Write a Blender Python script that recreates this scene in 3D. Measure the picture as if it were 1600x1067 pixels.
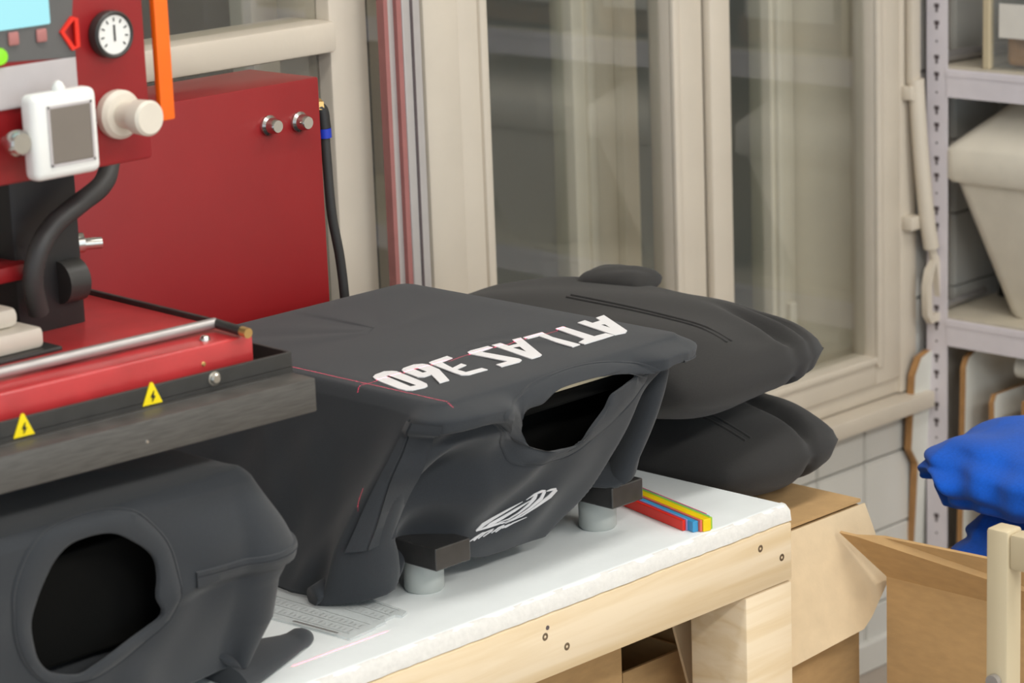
import bpy, bmesh, math, random
from mathutils import Vector, Matrix
random.seed(7)
for o in list(bpy.data.objects): bpy.data.objects.remove(o)
scene = bpy.context.scene
col = scene.collection
TZ = 0.756                     # height of the table top; everything below is written relative to it

# ------------------------------------------------------------------ camera
cam_d = bpy.data.cameras.new('camera'); cam = bpy.data.objects.new('camera', cam_d); col.objects.link(cam)
cam_d.sensor_width = 36.0; cam_d.lens = 96.43; cam_d.clip_start = .05; cam_d.clip_end = 60
_r = Vector((0.6982913, -0.7148821, -0.0365078)); _u = Vector((0.1957180, 0.1416201, 0.9703804)); _f = Vector((0.6885373, 0.6847535, -0.2388074))
cam.matrix_world = Matrix(((_r.x, _u.x, -_f.x, -2.468834), (_r.y, _u.y, -_f.y, -1.991414), (_r.z, _u.z, -_f.z, 0.990287 + TZ), (0, 0, 0, 1)))
cam_d.dof.use_dof = True; cam_d.dof.focus_distance = 3.2; cam_d.dof.aperture_fstop = 7.4
scene.camera = cam

# ------------------------------------------------------------------ world, lights, exposure
w = bpy.data.worlds.new('room_ambient'); scene.world = w; w.use_nodes = True
bg = w.node_tree.nodes['Background']; bg.inputs[0].default_value = (.80, .91, 1.0, 1); bg.inputs[1].default_value = 1.0
def area_light(name, loc, sx, sy, power, color=(1, 1, 1), rot=(0, 0, 0)):
    d = bpy.data.lights.new(name, 'AREA'); d.shape = 'RECTANGLE'; d.size = sx; d.size_y = sy; d.energy = power; d.color = color
    o = bpy.data.objects.new(name, d); o.location = loc; o.rotation_euler = rot; col.objects.link(o); return o
LAMPS = [(-1.0, -.45, 2.06, 14), (.55, -.55, 2.06, 15), (-1.7, -2.5, 2.06, 50), (.15, -2.8, 2.06, 58)]
area_light('added_front_daylight', (-1.6, -4.92, .85), 4.6, 2.2, 34, (.82, .92, 1.0), (math.pi / 2, 0, 0))  # added daylight fill behind the camera, brightens the back wall and fronts
for (lx, ly, lz, lp) in LAMPS:
    area_light('tube_lamp_light', (lx, ly, lz), 1.2, .28, lp, (1.0, .975, .93))
scene.view_settings.view_transform = 'Standard'; scene.view_settings.look = 'None'
scene.view_settings.gamma = 1.0; scene.view_settings.use_curve_mapping = False
scene.view_settings.exposure = 0.0

# ------------------------------------------------------------------ materials
def srgb(r, g, b):
    f = lambda c: (c / 255 / 12.92) if c / 255 <= .04045 else ((c / 255 + .055) / 1.055) ** 2.4
    return (f(r), f(g), f(b), 1)
MATS = {}
def mat(name, rgb, rough=.6, metal=0.0, var=.06, scale=30, bump=0.0, bscale=200, stretch=(1, 1, 1), sheen=0.0, spec=.5, coat=0.0):
    """plain procedural surface: base colour broken up by noise, optional fine relief"""
    m = bpy.data.materials.new(name); m.use_nodes = True; nt = m.node_tree; p = nt.nodes['Principled BSDF']
    c = srgb(*rgb)
    tc = nt.nodes.new('ShaderNodeTexCoord'); mp = nt.nodes.new('ShaderNodeMapping'); mp.inputs['Scale'].default_value = stretch
    nt.links.new(tc.outputs['Object'], mp.inputs[0])
    n = nt.nodes.new('ShaderNodeTexNoise'); n.inputs['Scale'].default_value = scale; n.inputs['Detail'].default_value = 4
    nt.links.new(mp.outputs[0], n.inputs['Vector'])
    r = nt.nodes.new('ShaderNodeValToRGB')
    r.color_ramp.elements[0].position = .3; r.color_ramp.elements[1].position = .7
    r.color_ramp.elements[0].color = tuple(v * (1 - var) for v in c[:3]) + (1,)
    r.color_ramp.elements[1].color = tuple(min(1, v * (1 + var)) for v in c[:3]) + (1,)
    nt.links.new(n.outputs['Fac'], r.inputs[0]); nt.links.new(r.outputs[0], p.inputs['Base Color'])
    p.inputs['Roughness'].default_value = rough; p.inputs['Metallic'].default_value = metal
    p.inputs['Specular IOR Level'].default_value = spec
    if sheen: p.inputs['Sheen Weight'].default_value = sheen; p.inputs['Sheen Roughness'].default_value = .6
    if coat: p.inputs['Coat Weight'].default_value = coat; p.inputs['Coat Roughness'].default_value = .25
    if bump:
        n2 = nt.nodes.new('ShaderNodeTexNoise'); n2.inputs['Scale'].default_value = bscale; n2.inputs['Detail'].default_value = 3
        nt.links.new(mp.outputs[0], n2.inputs['Vector'])
        b = nt.nodes.new('ShaderNodeBump'); b.inputs['Strength'].default_value = bump; b.inputs['Distance'].default_value = .002
        nt.links.new(n2.outputs['Fac'], b.inputs['Height']); nt.links.new(b.outputs[0], p.inputs['Normal'])
    MATS[name] = m; return m
def emit(name, rgb, strength):
    m = bpy.data.materials.new(name); m.use_nodes = True; p = m.node_tree.nodes['Principled BSDF']
    p.inputs['Base Color'].default_value = (0, 0, 0, 1); p.inputs['Emission Color'].default_value = srgb(*rgb); p.inputs['Emission Strength'].default_value = strength
    MATS[name] = m; return m
def glass(name, tint=(1, 1, 1), refl=1.55, rough=.01, body=0.0):
    m = bpy.data.materials.new(name); m.use_nodes = True; nt = m.node_tree; nt.nodes.clear()
    out = nt.nodes.new('ShaderNodeOutputMaterial'); t = nt.nodes.new('ShaderNodeBsdfTransparent'); g = nt.nodes.new('ShaderNodeBsdfGlossy')
    t.inputs[0].default_value = tint + (1,); g.inputs['Roughness'].default_value = rough
    fr = nt.nodes.new('ShaderNodeFresnel'); fr.inputs['IOR'].default_value = refl
    ge = nt.nodes.new('ShaderNodeNewGeometry'); fm = nt.nodes.new('ShaderNodeMath'); fm.operation = 'SUBTRACT'; fm.inputs[0].default_value = 1.0   # thin sheet: the ray leaves at the angle it came in
    nt.links.new(ge.outputs['Backfacing'], fm.inputs[1]); f2 = nt.nodes.new('ShaderNodeMath'); f2.operation = 'MULTIPLY'
    nt.links.new(fr.outputs[0], f2.inputs[0]); nt.links.new(fm.outputs[0], f2.inputs[1])
    mx = nt.nodes.new('ShaderNodeMixShader'); nt.links.new(f2.outputs[0], mx.inputs[0]); nt.links.new(t.outputs[0], mx.inputs[1]); nt.links.new(g.outputs[0], mx.inputs[2])
    last = mx
    if body:
        df = nt.nodes.new('ShaderNodeBsdfDiffuse'); df.inputs[0].default_value = (.8, .82, .82, 1)
        m2 = nt.nodes.new('ShaderNodeMixShader'); m2.inputs[0].default_value = body
        nt.links.new(mx.outputs[0], m2.inputs[1]); nt.links.new(df.outputs[0], m2.inputs[2]); last = m2
    nt.links.new(last.outputs[0], out.inputs[0]); MATS[name] = m; return m
mat('shirt', (50, 53, 57), .92, var=.10, scale=900, bump=.25, bscale=1500, sheen=.15, spec=.15)
mat('cushion', (49, 48, 47), .93, var=.08, scale=600, bump=.25, bscale=1200, sheen=.12, spec=.12)
mat('print_white', (240, 240, 242), .55, var=.02)
mat('print_grey', (205, 205, 208), .5, var=.03)
mat('red_paint', (145, 26, 30), .42, coat=.06, var=.05, scale=12, bump=.04, bscale=400)
mat('red_pale', (186, 54, 56), .30, coat=.4, var=.14, scale=22, bump=.05, bscale=300)  # paler, smoother red with stronger mottling for the platen cover
mat('black_metal', (52, 51, 49), .45, var=.15, scale=60, bump=.05)
mat('black_gloss', (56, 55, 54), .22, var=.15, scale=40, coat=.3)
mat('bar_metal', (84, 82, 79), .5, metal=.2, var=.2, scale=40, stretch=(1, 1, 12))
mat('shade_black', (16, 16, 15), .9, spec=.1)  # near-black that puts the shade inside the shirts into the colour
mat('dark_plastic', (38, 38, 38), .5)
mat('panel_grey', (92, 91, 90), .5, var=.03)
mat('label_grey', (186, 180, 180), .6, var=.04)
mat('chrome', (200, 198, 192), .22, metal=1.0, var=.04)
mat('steel', (176, 172, 170), .35, metal=.55, var=.05)
mat('screw_steel', (128, 112, 92), .4, metal=.6, var=.2)
mat('brass', (205, 170, 110), .3, metal=.8)
mat('white_plastic', (232, 232, 228), .4, var=.02)
mat('ivory_plastic', (216, 208, 194), .45, var=.03)
mat('lcd', (120, 112, 104), .3, var=.03)
mat('orange', (255, 112, 20), .4, var=.03)
mat('yellow', (248, 222, 8), .45, var=.02)
mat('ink', (30, 30, 30), .5)
mat('rubber_grey', (176, 180, 176), .7, var=.05)
mat('cream_pad', (214, 204, 176), .8, var=.04)
mat('board_white', (229, 234, 234), .55, var=.025, scale=14, bump=.12, bscale=90)
mat('scale_print', (150, 152, 152), .6)
mat('board_edge', (218, 216, 211), .85, var=.05, scale=160, bump=.3, bscale=300)
mat('window_paint', (219, 209, 193), .5, var=.035, scale=9, bump=.18, bscale=60)
mat('outer_paint', (233, 226, 211), .55, var=.05, scale=9, bump=.15, bscale=60)
mat('tile', (220, 219, 213), .22, var=.02, scale=6)
mat('grout', (160, 152, 140), .9, var=.08)
mat('plaster', (214, 208, 198), .85, var=.03, scale=5)
mat('ceiling_white', (230, 228, 222), .9, var=.02)
mat('floor_grey', (176, 164, 152), .6, var=.08, scale=8)
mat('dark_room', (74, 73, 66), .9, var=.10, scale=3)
mat('shelf_paint', (228, 222, 228), .4, var=.03)
mat('shelf_board', (205, 196, 178), .6, var=.05)
mat('slot_dark', (92, 82, 84), .8)
mat('laminate', (224, 224, 216), .45, var=.03)
mat('board_brown', (176, 132, 84), .8, var=.12, scale=60)
mat('bin', (228, 221, 206), .5, var=.03)
mat('cardboard', (192, 156, 108), .85, var=.06, scale=40, stretch=(1, 1, 3), bump=.08)
mat('cardboard_light', (214, 192, 158), .85, var=.05, scale=40, bump=.08)
mat('cardboard_dark', (150, 112, 72), .9, var=.08, scale=40)
mat('blue_fabric', (18, 84, 186), .88, var=.10, scale=300, bump=.2, bscale=700, sheen=.1, spec=.1)
mat('cream_wood', (205, 190, 158), .55, var=.06, scale=20, stretch=(1, 1, .1))
mat('paper', (228, 224, 216), .8, var=.02)
mat('alu', (196, 192, 190), .35, metal=.3, var=.03)
mat('red_strip', (168, 110, 106), .6)
mat('hose', (58, 57, 56), .5)
mat('blue_ring', (30, 60, 190), .4)
mat('stick_red', (226, 42, 24), .45, var=.05); mat('stick_blue', (58, 150, 200), .45); mat('stick_yellow', (238, 204, 10), .45, var=.05)
mat('stick_green', (150, 196, 60), .45); mat('stick_pink', (226, 110, 96), .45); mat('stick_lilac', (170, 150, 205), .5)
mat('lamp_body', (235, 235, 232), .5); emit('lamp_tube', (255, 246, 232), 6.0)
emit('screen_cyan', (170, 238, 246), 1.05); emit('led_green', (150, 235, 40), 1.1)
glass('pane_glass', (.98, .985, .97), 2.1, .008); glass('outer_glass', (.94, .95, .93), 1.45, .02)
glass('clear_plastic', (.93, .95, .95), 1.5, .08, .30); glass('box_plastic', (.95, .95, .94), 1.45, .08, .08)
def pine():
    m = bpy.data.materials.new('pine'); m.use_nodes = True; nt = m.node_tree; p = nt.nodes['Principled BSDF']
    tc = nt.nodes.new('ShaderNodeTexCoord'); mp = nt.nodes.new('ShaderNodeMapping'); mp.inputs['Scale'].default_value = (1.2, 9, 26)
    n = nt.nodes.new('ShaderNodeTexNoise'); n.inputs['Scale'].default_value = 2.2; n.inputs['Detail'].default_value = 5; n.inputs['Distortion'].default_value = .6
    r = nt.nodes.new('ShaderNodeValToRGB'); e = r.color_ramp.elements
    e[0].position = .3; e[0].color = srgb(222, 198, 158); e[1].position = .62; e[1].color = srgb(236, 218, 188)
    nt.links.new(tc.outputs['Object'], mp.inputs[0]); nt.links.new(mp.outputs[0], n.inputs['Vector']); nt.links.new(n.outputs['Fac'], r.inputs[0])
    nt.links.new(r.outputs[0], p.inputs['Base Color']); p.inputs['Roughness'].default_value = .6; MATS['pine'] = m
pine()

# ------------------------------------------------------------------ building helpers
def newbm(): return bmesh.new()
def add_box(bm, x0, x1, y0, y1, z0, z1, bev=0.0, seg=2, M=None):
    g = bmesh.ops.create_cube(bm, size=1.0)['verts']
    for v in g: v.co = Vector(((x0 + x1) / 2 + v.co.x * (x1 - x0), (y0 + y1) / 2 + v.co.y * (y1 - y0), (z0 + z1) / 2 + v.co.z * (z1 - z0)))
    if bev:
        es = list({e for v in g for e in v.link_edges})
        r = bmesh.ops.bevel(bm, geom=es, offset=bev, segments=seg, affect='EDGES', profile=.5)
        g = list({v for f in r['faces'] for v in f.verts} | {v for v in g if v.is_valid})
    if M: bmesh.ops.transform(bm, matrix=M, verts=[v for v in g if v.is_valid])
    return g
def box(*a, **k): bm = newbm(); add_box(bm, *a, **k); return bm
def cyl(p, q, r, n=20, r2=None, bm=None, cap=True):
    bm = bm or newbm(); p, q = Vector(p), Vector(q); d = q - p
    rot = Vector((0, 0, 1)).rotation_difference(d.normalized()).to_matrix().to_4x4()
    bmesh.ops.create_cone(bm, cap_ends=cap, segments=n, radius1=r, radius2=r if r2 is None else r2, depth=d.length, matrix=Matrix.Translation((p + q) / 2) @ rot)
    return bm
def lathe(prof, n=28, M=None):
    bm = newbm(); rings = []
    for (r, z) in prof:
        rings.append([bm.verts.new((r * math.cos(6.28318 * i / n), r * math.sin(6.28318 * i / n), z)) for i in range(n)])
    for a, b in zip(rings, rings[1:]):
        for i in range(n): bm.faces.new((a[i], a[(i + 1) % n], b[(i + 1) % n], b[i]))
    bm.faces.new(rings[0][::-1]); bm.faces.new(rings[-1])
    if M: bmesh.ops.transform(bm, matrix=M, verts=bm.verts)
    return bm
def smooth_path(pts, n=8):
    P = [Vector(p) for p in pts]; P = [P[0] * 2 - P[1]] + P + [P[-1] * 2 - P[-2]]; out = []
    for i in range(1, len(P) - 2):
        for k in range(n):
            t = k / n; a, b, c, d = P[i - 1:i + 3]
            out.append(.5 * ((2 * b) + (c - a) * t + (2 * a - 5 * b + 4 * c - d) * t * t + (3 * b - a - 3 * c + d) * t ** 3))
    out.append(P[-2]); return out
def tube(pts, r, n=12, smooth=8, bm=None):
    bm = bm or newbm(); P = smooth_path(pts, smooth) if smooth else [Vector(p) for p in pts]
    rings = []; up = Vector((.13, .07, 1)).normalized()
    for i, p in enumerate(P):
        d = (P[min(i + 1, len(P) - 1)] - P[max(i - 1, 0)]).normalized(); u = d.cross(up)
        if u.length < 1e-3: u = d.cross(Vector((1, 0, 0)))
        u.normalize(); v = d.cross(u); rr = r(i / (len(P) - 1)) if callable(r) else r
        rings.append([bm.verts.new(p + (u * math.cos(6.28318 * k / n) + v * math.sin(6.28318 * k / n)) * rr) for k in range(n)])
    for a, b in zip(rings, rings[1:]):
        for k in range(n): bm.faces.new((a[k], a[(k + 1) % n], b[(k + 1) % n], b[k]))
    bm.faces.new(rings[0][::-1]); bm.faces.new(rings[-1]); return bm
def sweep_rect(pts, wdt, hgt, side=Vector((0, 1, 0)), closed=False):
    """flat bar of section wdt x hgt along a path in the plane normal to side"""
    bm = newbm(); P = [Vector(p) for p in pts]; rings = []; n = len(P)
    for i, p in enumerate(P):
        a = P[(i - 1) % n] if closed or i else p; b = P[(i + 1) % n] if closed or i < n - 1 else p
        d = (b - a).normalized(); u = d.cross(side).normalized() * wdt / 2; v = side * hgt / 2
        rings.append([bm.verts.new(p + u + v), bm.verts.new(p - u + v), bm.verts.new(p - u - v), bm.verts.new(p + u - v)])
    m = n if closed else n - 1
    for i in range(m):
        a, b = rings[i], rings[(i + 1) % n]
        for k in range(4): bm.faces.new((a[k], a[(k + 1) % 4], b[(k + 1) % 4], b[k]))
    if not closed: bm.faces.new(rings[0][::-1]); bm.faces.new(rings[-1])
    bmesh.ops.recalc_face_normals(bm, faces=bm.faces); return bm
def prism(poly, fn, h, hole=None):
    """outline (list of 2D points) as a slab: fn(a, b, k) gives the 3D point, k = 0 bottom, 1 top"""
    bm = newbm()
    lo = [bm.verts.new(fn(a, b, 0)) for a, b in poly]; hi = [bm.verts.new(fn(a, b, 1)) for a, b in poly]
    n = len(poly)
    for i in range(n): bm.faces.new((lo[i], lo[(i + 1) % n], hi[(i + 1) % n], hi[i]))
    es = [bm.edges.get((hi[i], hi[(i + 1) % n])) for i in range(n)]
    if hole:
        h0 = [bm.verts.new(fn(a, b, 1)) for a, b in hole]; m = len(hole)
        es += [bm.edges.new((h0[i], h0[(i + 1) % m])) for i in range(m)]
    bmesh.ops.triangle_fill(bm, edges=es, use_beauty=True)
    bmesh.ops.recalc_face_normals(bm, faces=bm.faces); return bm
ORIG = {}
def link(name, data): o = bpy.data.objects.new(name, data); col.objects.link(o); return o
def thing(name, label, cat, loc=(0, 0, 0), group=None, kind=None):
    o = link(name, None); o.empty_display_size = .05; o.location = loc; ORIG[o.name] = Vector(loc)
    if label: o['label'] = label
    if cat: o['category'] = cat
    if group: o['group'] = group
    if kind: o['kind'] = kind
    return o
def obj(name, bm, m, parent=None, smooth=False, label=None, angle=40):
    """link a bmesh (in scene coordinates) as one object; under a parent it is stored relative to it"""
    bmesh.ops.recalc_face_normals(bm, faces=bm.faces) if not smooth == 'keep' else None
    me = bpy.data.meshes.new(name)
    og = ORIG[parent.name] if parent else Vector((0, 0, 0))
    if parent is not None and og.length: bmesh.ops.translate(bm, vec=-og, verts=bm.verts)
    bm.to_mesh(me); bm.free(); o = link(name, me); me.materials.append(MATS[m])
    if smooth:
        me.polygons.foreach_set('use_smooth', [True] * len(me.polygons))
        if smooth != 'keep': me.set_sharp_from_angle(angle=math.radians(angle))
    if parent: o.parent = parent; ORIG[o.name] = og
    else: ORIG[o.name] = Vector((0, 0, 0))
    if label: o['label'] = label
    return o
def tag(o, label, cat=None, group=None, kind=None):
    o['label'] = label
    if cat: o['category'] = cat
    if group: o['group'] = group
    if kind: o['kind'] = kind
    return o
def struct(name, bm, m, parent=None, label=None, smooth=False):
    o = obj(name, bm, m, parent, smooth)
    if not parent: o['kind'] = 'structure'
    if label: o['label'] = label
    return o
def copy_part(src, parent, loc):
    c = src.copy(); col.objects.link(c); c.parent = parent; c.location = loc; ORIG[c.name] = ORIG[src.name]; return c

# ---- draped shirt surface: S(s, t) -> (x, y, z) --------------------------
def sstep(a, b, v):
    v = (v - a) / (b - a)
    v = 0.0 if v < 0 else 1.0 if v > 1 else v
    return v * v * (3 - 2 * v)
def lerp_table(tab, v):
    if v <= tab[0][0]: return tab[0][1]
    for (a, fa), (b, fb) in zip(tab, tab[1:]):
        if v <= b:
            k = (v - a) / (b - a)
            return fa + (fb - fa) * k
    return tab[-1][1]
def make_shirt(c):
    x0, x1, y0, y1, zt = c['x0'], c['x1'], c['y0'], c['y1'], c['zt']
    W = (x1 - x0) / 2; L = y1 - y0; xc = (x0 + x1) / 2
    PER = 4 * W + 2 * L
    def raw(s):
        s = (s + PER / 2) % PER - PER / 2
        if -W <= s <= W: return (xc + s, y0)
        if s > W:
            d = s - W
            return (x1, y0 + d) if d <= L else (x1 - (d - L), y1)
        d = -s - W
        return (x0, y0 + d) if d <= L else (x0 + (d - L), y1)
    R = 0.013
    def per(s):
        px = py = 0.0
        for k in range(9):
            a = raw(s + R * (k - 4) / 4); px += a[0]; py += a[1]
        return (px / 9, py / 9)
    def frame(s):
        p = per(s); a = per(s - 0.006); b = per(s + 0.006)
        dx, dy = b[0] - a[0], b[1] - a[1]; n = math.hypot(dx, dy) or 1
        return p, (dy / n, -dx / n)
    B = 0.03
    def S(s, t, off=0.0):
        t = max(0.0, t)
        s = (s + PER / 2) % PER - PER / 2
        (px, py), (nx, ny) = frame(s)
        wr = sstep(W - B, W + B, s); wl = sstep(-W + B, -W - B, s)
        wb = sstep(W + L - .05, W + L + .05, abs(s))
        wf = max(0.0, 1 - wr - wl)
        wr *= 1 - wb; wl *= 1 - wb
        roll = 0.010 * min(1.0, t / .09) ** .6
        o, dxx, dyy, z = c['fn'](s, t, W, L, wf, wl, wr, wb)
        o += roll
        # soft wrinkles
        wv = (math.sin(9 * s * 6.28 + 5 * t + 1.3 * math.sin(7 * t + 20 * s)) * .0016
              + math.sin(23 * s * 3.1 - 11 * t + c['ph']) * .0011) * sstep(.1, .5, t)
        o += wv + off
        return (px + nx * o + dxx, py + ny * o + dyy, z + (off * .3 if t < .1 else 0))
    return S, W, L, PER
def shirt_one_fn(s, t, W, L, wf, wl, wr, wb):
    zt = .235
    bars = math.exp(-((s + .153) / .035) ** 2) + 1.9 * math.exp(-((s - .14) / .045) ** 2)
    zf = zt - (.211 - .04 * bars) * t ** 1.15
    zl = zt - .232 * t ** 1.15
    zr = zt - .15 * t ** 1.15
    z = zf * wf + zl * wl + zr * wr + (zt - .15 * t ** 1.2) * wb
    # the front hangs back under the platen like a hammock, the left side leans out to the table
    sag = math.cos(max(-1, min(1, s / (W + .02))) * 1.5708)
    of = -.062 * t ** 1.6 + .022 * sag * math.sin(3.1416 * t ** .8)
    lip = .165 + .06 * sag
    side = 1 - .85 * sstep(-.135, -.095, s) * sstep(.125, .09, s)
    of += .030 * side * (1 - sstep(lip - .012, lip + .022, t)) * sstep(.02, .1, t)
    # the chest hangs as a swag; right of it only the sleeve behind shows
    sw = (s - (W + .005)) + .20 * max(0.0, t - .12) ** 1.1
    of -= .040 * sstep(-.012, .020, sw) * sstep(.10, .22, t)
    # slack folds running from the left shoulder to the belly
    of += .012 * math.sin(46 * (s + .10) + 13 * t) * sstep(.02, -.08, s) * sstep(.2, .35, t) * (1 - sstep(.75, 1, t))
    of -= .034 * sstep(-W + .075, -W + .028, s) * sstep(.30, .52, t)
    of -= .010 * sstep(-W + .075, -W + .028, s) * sstep(.14, .3, t)
    ol = .052 * t ** 1.4 + .006 * math.sin(34 * (s + W) + 6 * t) * sstep(.2, .9, t)
    orr = .02 * math.sin(3.1416 * min(1, t * 1.1)) 
    o = of * wf + ol * wl + orr * wr
    # the front edge of the left sheet runs back towards the table
    near = wl * sstep(-W - .30, -W - .0, s)
    dy = near * .10 * t ** 1.3
    g = math.exp(-((s + W + .005) / .045) ** 2)
    dx = -.062 * g * t ** .9 + .03 * g * sstep(.7, 1, t)
    dx -= .058 * math.exp(-((s - W - .01) / .06) ** 2) * t
    return o, dx, dy, z
def shirt_two_fn(s, t, W, L, wf, wl, wr, wb):
    zt = .235
    z = zt - .215 * t ** 1.15
    z = z * (1 - wb) + (zt - .15 * t) * wb
    right = sstep(.03, W, s)
    crease = .50 + .06 * sstep(W, .05, s)
    of = -.012 * t + .004 * math.sin(3.1416 * t)
    of += .016 * right * (1 - sstep(crease - .02, crease + .06, t)) * sstep(.1, .4, t)
    of -= .03 * sstep(.55, 1, t) * right
    tip = lerp_table([(0, 0), (.1, .014), (.45, .066), (.52, .07), (.62, .05), (.8, .042), (1, .006)], t)
    o = of * wf + .02 * t * wl + (tip - .012) * wr
    return o, 0.0, 0.0, z
SHIRT_ONE = dict(x0=-.533, x1=-.148, y0=.045, y1=.505, zt=.235, ph=.4, fn=shirt_one_fn)
SHIRT_TWO = dict(x0=-1.195, x1=-.81, y0=.035, y1=.505, zt=.235, ph=2.1, fn=shirt_two_fn)
# ---- end of shirt surface ----

# ================================================================== THE ROOM
FL = -TZ
f = struct('floor', box(-4.5, 1.8, -5, .84, FL - .05, FL), 'floor_grey', label='pale grey-brown workshop floor')
bm = newbm()
add_box(bm, -4.5, 1.8, -5.1, -5.0, FL, -.3); add_box(bm, -4.5, 1.8, -5.1, -5.0, 2.0, 2.12); add_box(bm, -4.5, -3.95, -5.1, -5.0, -.3, 2.0); add_box(bm, .75, 1.8, -5.1, -5.0, -.3, 2.0)
struct('wall_front', bm, 'plaster', label='unseen wall behind the camera with a wide opening added for daylight')
struct('ceiling', box(-4.5, 1.8, -5, 2.4, 2.12, 2.2), 'ceiling_white', label='plain white workshop ceiling')
wr_ = struct('wall_right', box(1.765, 1.86, -5, 2.4, FL, 2.12), 'plaster', label='pale wall behind the shelving')
bm = newbm()
add_box(bm, -4.5, 1.765, .812, .96, FL, -.297)               # below the sill
add_box(bm, 1.332, 1.765, .812, .96, -.297, 2.12)            # right of the window
add_box(bm, -4.5, 1.332, .812, .96, 1.25, 2.12)              # above
add_box(bm, -4.5, -1.35, .812, .96, -.297, 1.25)
wb_ = struct('wall_back', bm, 'grout', label='white tiled wall with a wide cream window')
ORIG['wall_back'] = Vector((0, 0, 0))
# tiles, each its own piece
TS = .1325
def tile_mesh(wd, ht):
    bm = newbm(); g = add_box(bm, -wd / 2, wd / 2, -.012, 0, -ht / 2, ht / 2)
    es = [e for e in bm.edges if all(v.co.y < -.011 for v in e.verts)]
    bmesh.ops.bevel(bm, geom=es, offset=.0022, segments=2, affect='EDGES')
    me = bpy.data.meshes.new('tile'); bm.to_mesh(me); bm.free(); me.materials.append(MATS['tile']); return me
full = tile_mesh(TS - .003, TS - .003)
def put_tile(xc, zc, me=full):
    o = link('tile', me); o.parent = wb_; o.location = (xc, .812, zc); ORIG[o.name] = Vector((0, 0, 0))
top_row = -.374 + TS / 2          # centre of the row whose lower joint is at z = -.374
for i in range(-6, 5):
    xc = 1.194 + TS / 2 + i * TS
    for j in range(0, 3):
        put_tile(xc, top_row - (j + 1) * TS + 0.0)
cut = tile_mesh(TS - .003, .071)
for i in range(-6, 2): put_tile(1.194 + TS / 2 + i * TS, -.374 + .0375, cut)
for i in range(2, 5):
    for j in range(0, 9): put_tile(1.194 + TS / 2 + i * TS, top_row + j * TS)
nar = tile_mesh(.0585, TS - .003)
for j in range(0, 9): put_tile(1.362, top_row + j * TS + 0 * .0, nar) if j else None
struct('baseboard_back', box(-4.4, 1.765, .79, .812, FL, FL + .055, bev=.004), 'tile', label='low white skirting along the tiled wall')

# ---- inner window (cream casements) -----------------------------------------------------
w1 = thing('window_1', 'cream painted inner casement window above the tiled wall', None, (.5, .8, -.297), kind='structure')
def wpart(name, *a, m='window_paint', bev=.004, p=None, **k): return obj(name, box(*a, bev=bev, **k), m, p or w1, smooth=True)
Zb, Zt = -.24, 1.25
wpart('sill', -1.35, 1.34, .756, .90, -.297, -.268, bev=.0025)
wpart('frame_rail', -1.35, 1.328, .796, .87, -.266, -.236)
wpart('frame_post', 1.284, 1.332, .79, .90, -.266, Zt)
wpart('frame_post', -1.35, -1.29, .79, .90, -.266, Zt)
wpart('frame_head', -1.35, 1.332, .79, .90, 1.20, Zt)
def sash(name, x0, x1, wl_, wr_w, z0=-.236, z1=1.20, yb=.80):
    """one casement: two stiles, two rails, each with a raised bead, and its pane"""
    r = thing(name, None, None, (x0, yb, z0)); r.parent = w1; ORIG[r.name] = Vector((x0, yb, z0)); r.location = Vector((x0, yb, z0)) - ORIG['window_1']
    for a, b, sgn in ((x0, x0 + wl_, 1), (x1 - wr_w, x1, -1)):
        bm = newbm(); add_box(bm, a, b, yb - .012, yb + .035, z0, z1, bev=.004)
        e = b if sgn > 0 else a
        add_box(bm, min(e, e - sgn * .016), max(e, e - sgn * .016), yb - .018, yb - .006, z0 + .03, z1 - .03, bev=.004)
        obj('stile', bm, 'window_paint', r, True)
    for za, zb in ((z0, z0 + .052), (z1 - .06, z1)):
        bm = newbm(); add_box(bm, x0 + wl_, x1 - wr_w, yb - .012, yb + .035, za, zb, bev=.004)
        add_box(bm, x0 + wl_, x1 - wr_w, yb - .018, yb - .006, zb - .014 if za == z0 else za, zb if za == z0 else za + .014, bev=.004)
        obj('rail', bm, 'window_paint', r, True)
    obj('pane', box(x0 + wl_ - .003, x1 - wr_w + .003, yb + .010, yb + .014, z0 + .05, z1 - .055), 'pane_glass', r)
    return r
wpart('frame_post', .168, .238, .782, .90, -.266, 1.2, bev=.006)
sash('casement', .24, .772, .056, .076)
sash('casement', .776, 1.283, .052, .070)
wpart('meeting_strip', .776, .826, .776, .80, -.236, 1.2, bev=.005)
wpart('frame_post', .0, .070, .79, .90, -.266, 1.2, bev=.005)
wpart('transom', -1.29, .0, .775, .87, .492, .535, bev=.006)
obj('pane', box(.070, .168, .83, .834, -.236, 1.2), 'pane_glass', w1)
obj('pane', box(-1.29, 0, .815, .819, -.236, .492), 'pane_glass', w1)
obj('pane', box(-1.29, 0, .815, .819, .535, 1.2), 'pane_glass', w1)
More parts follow.
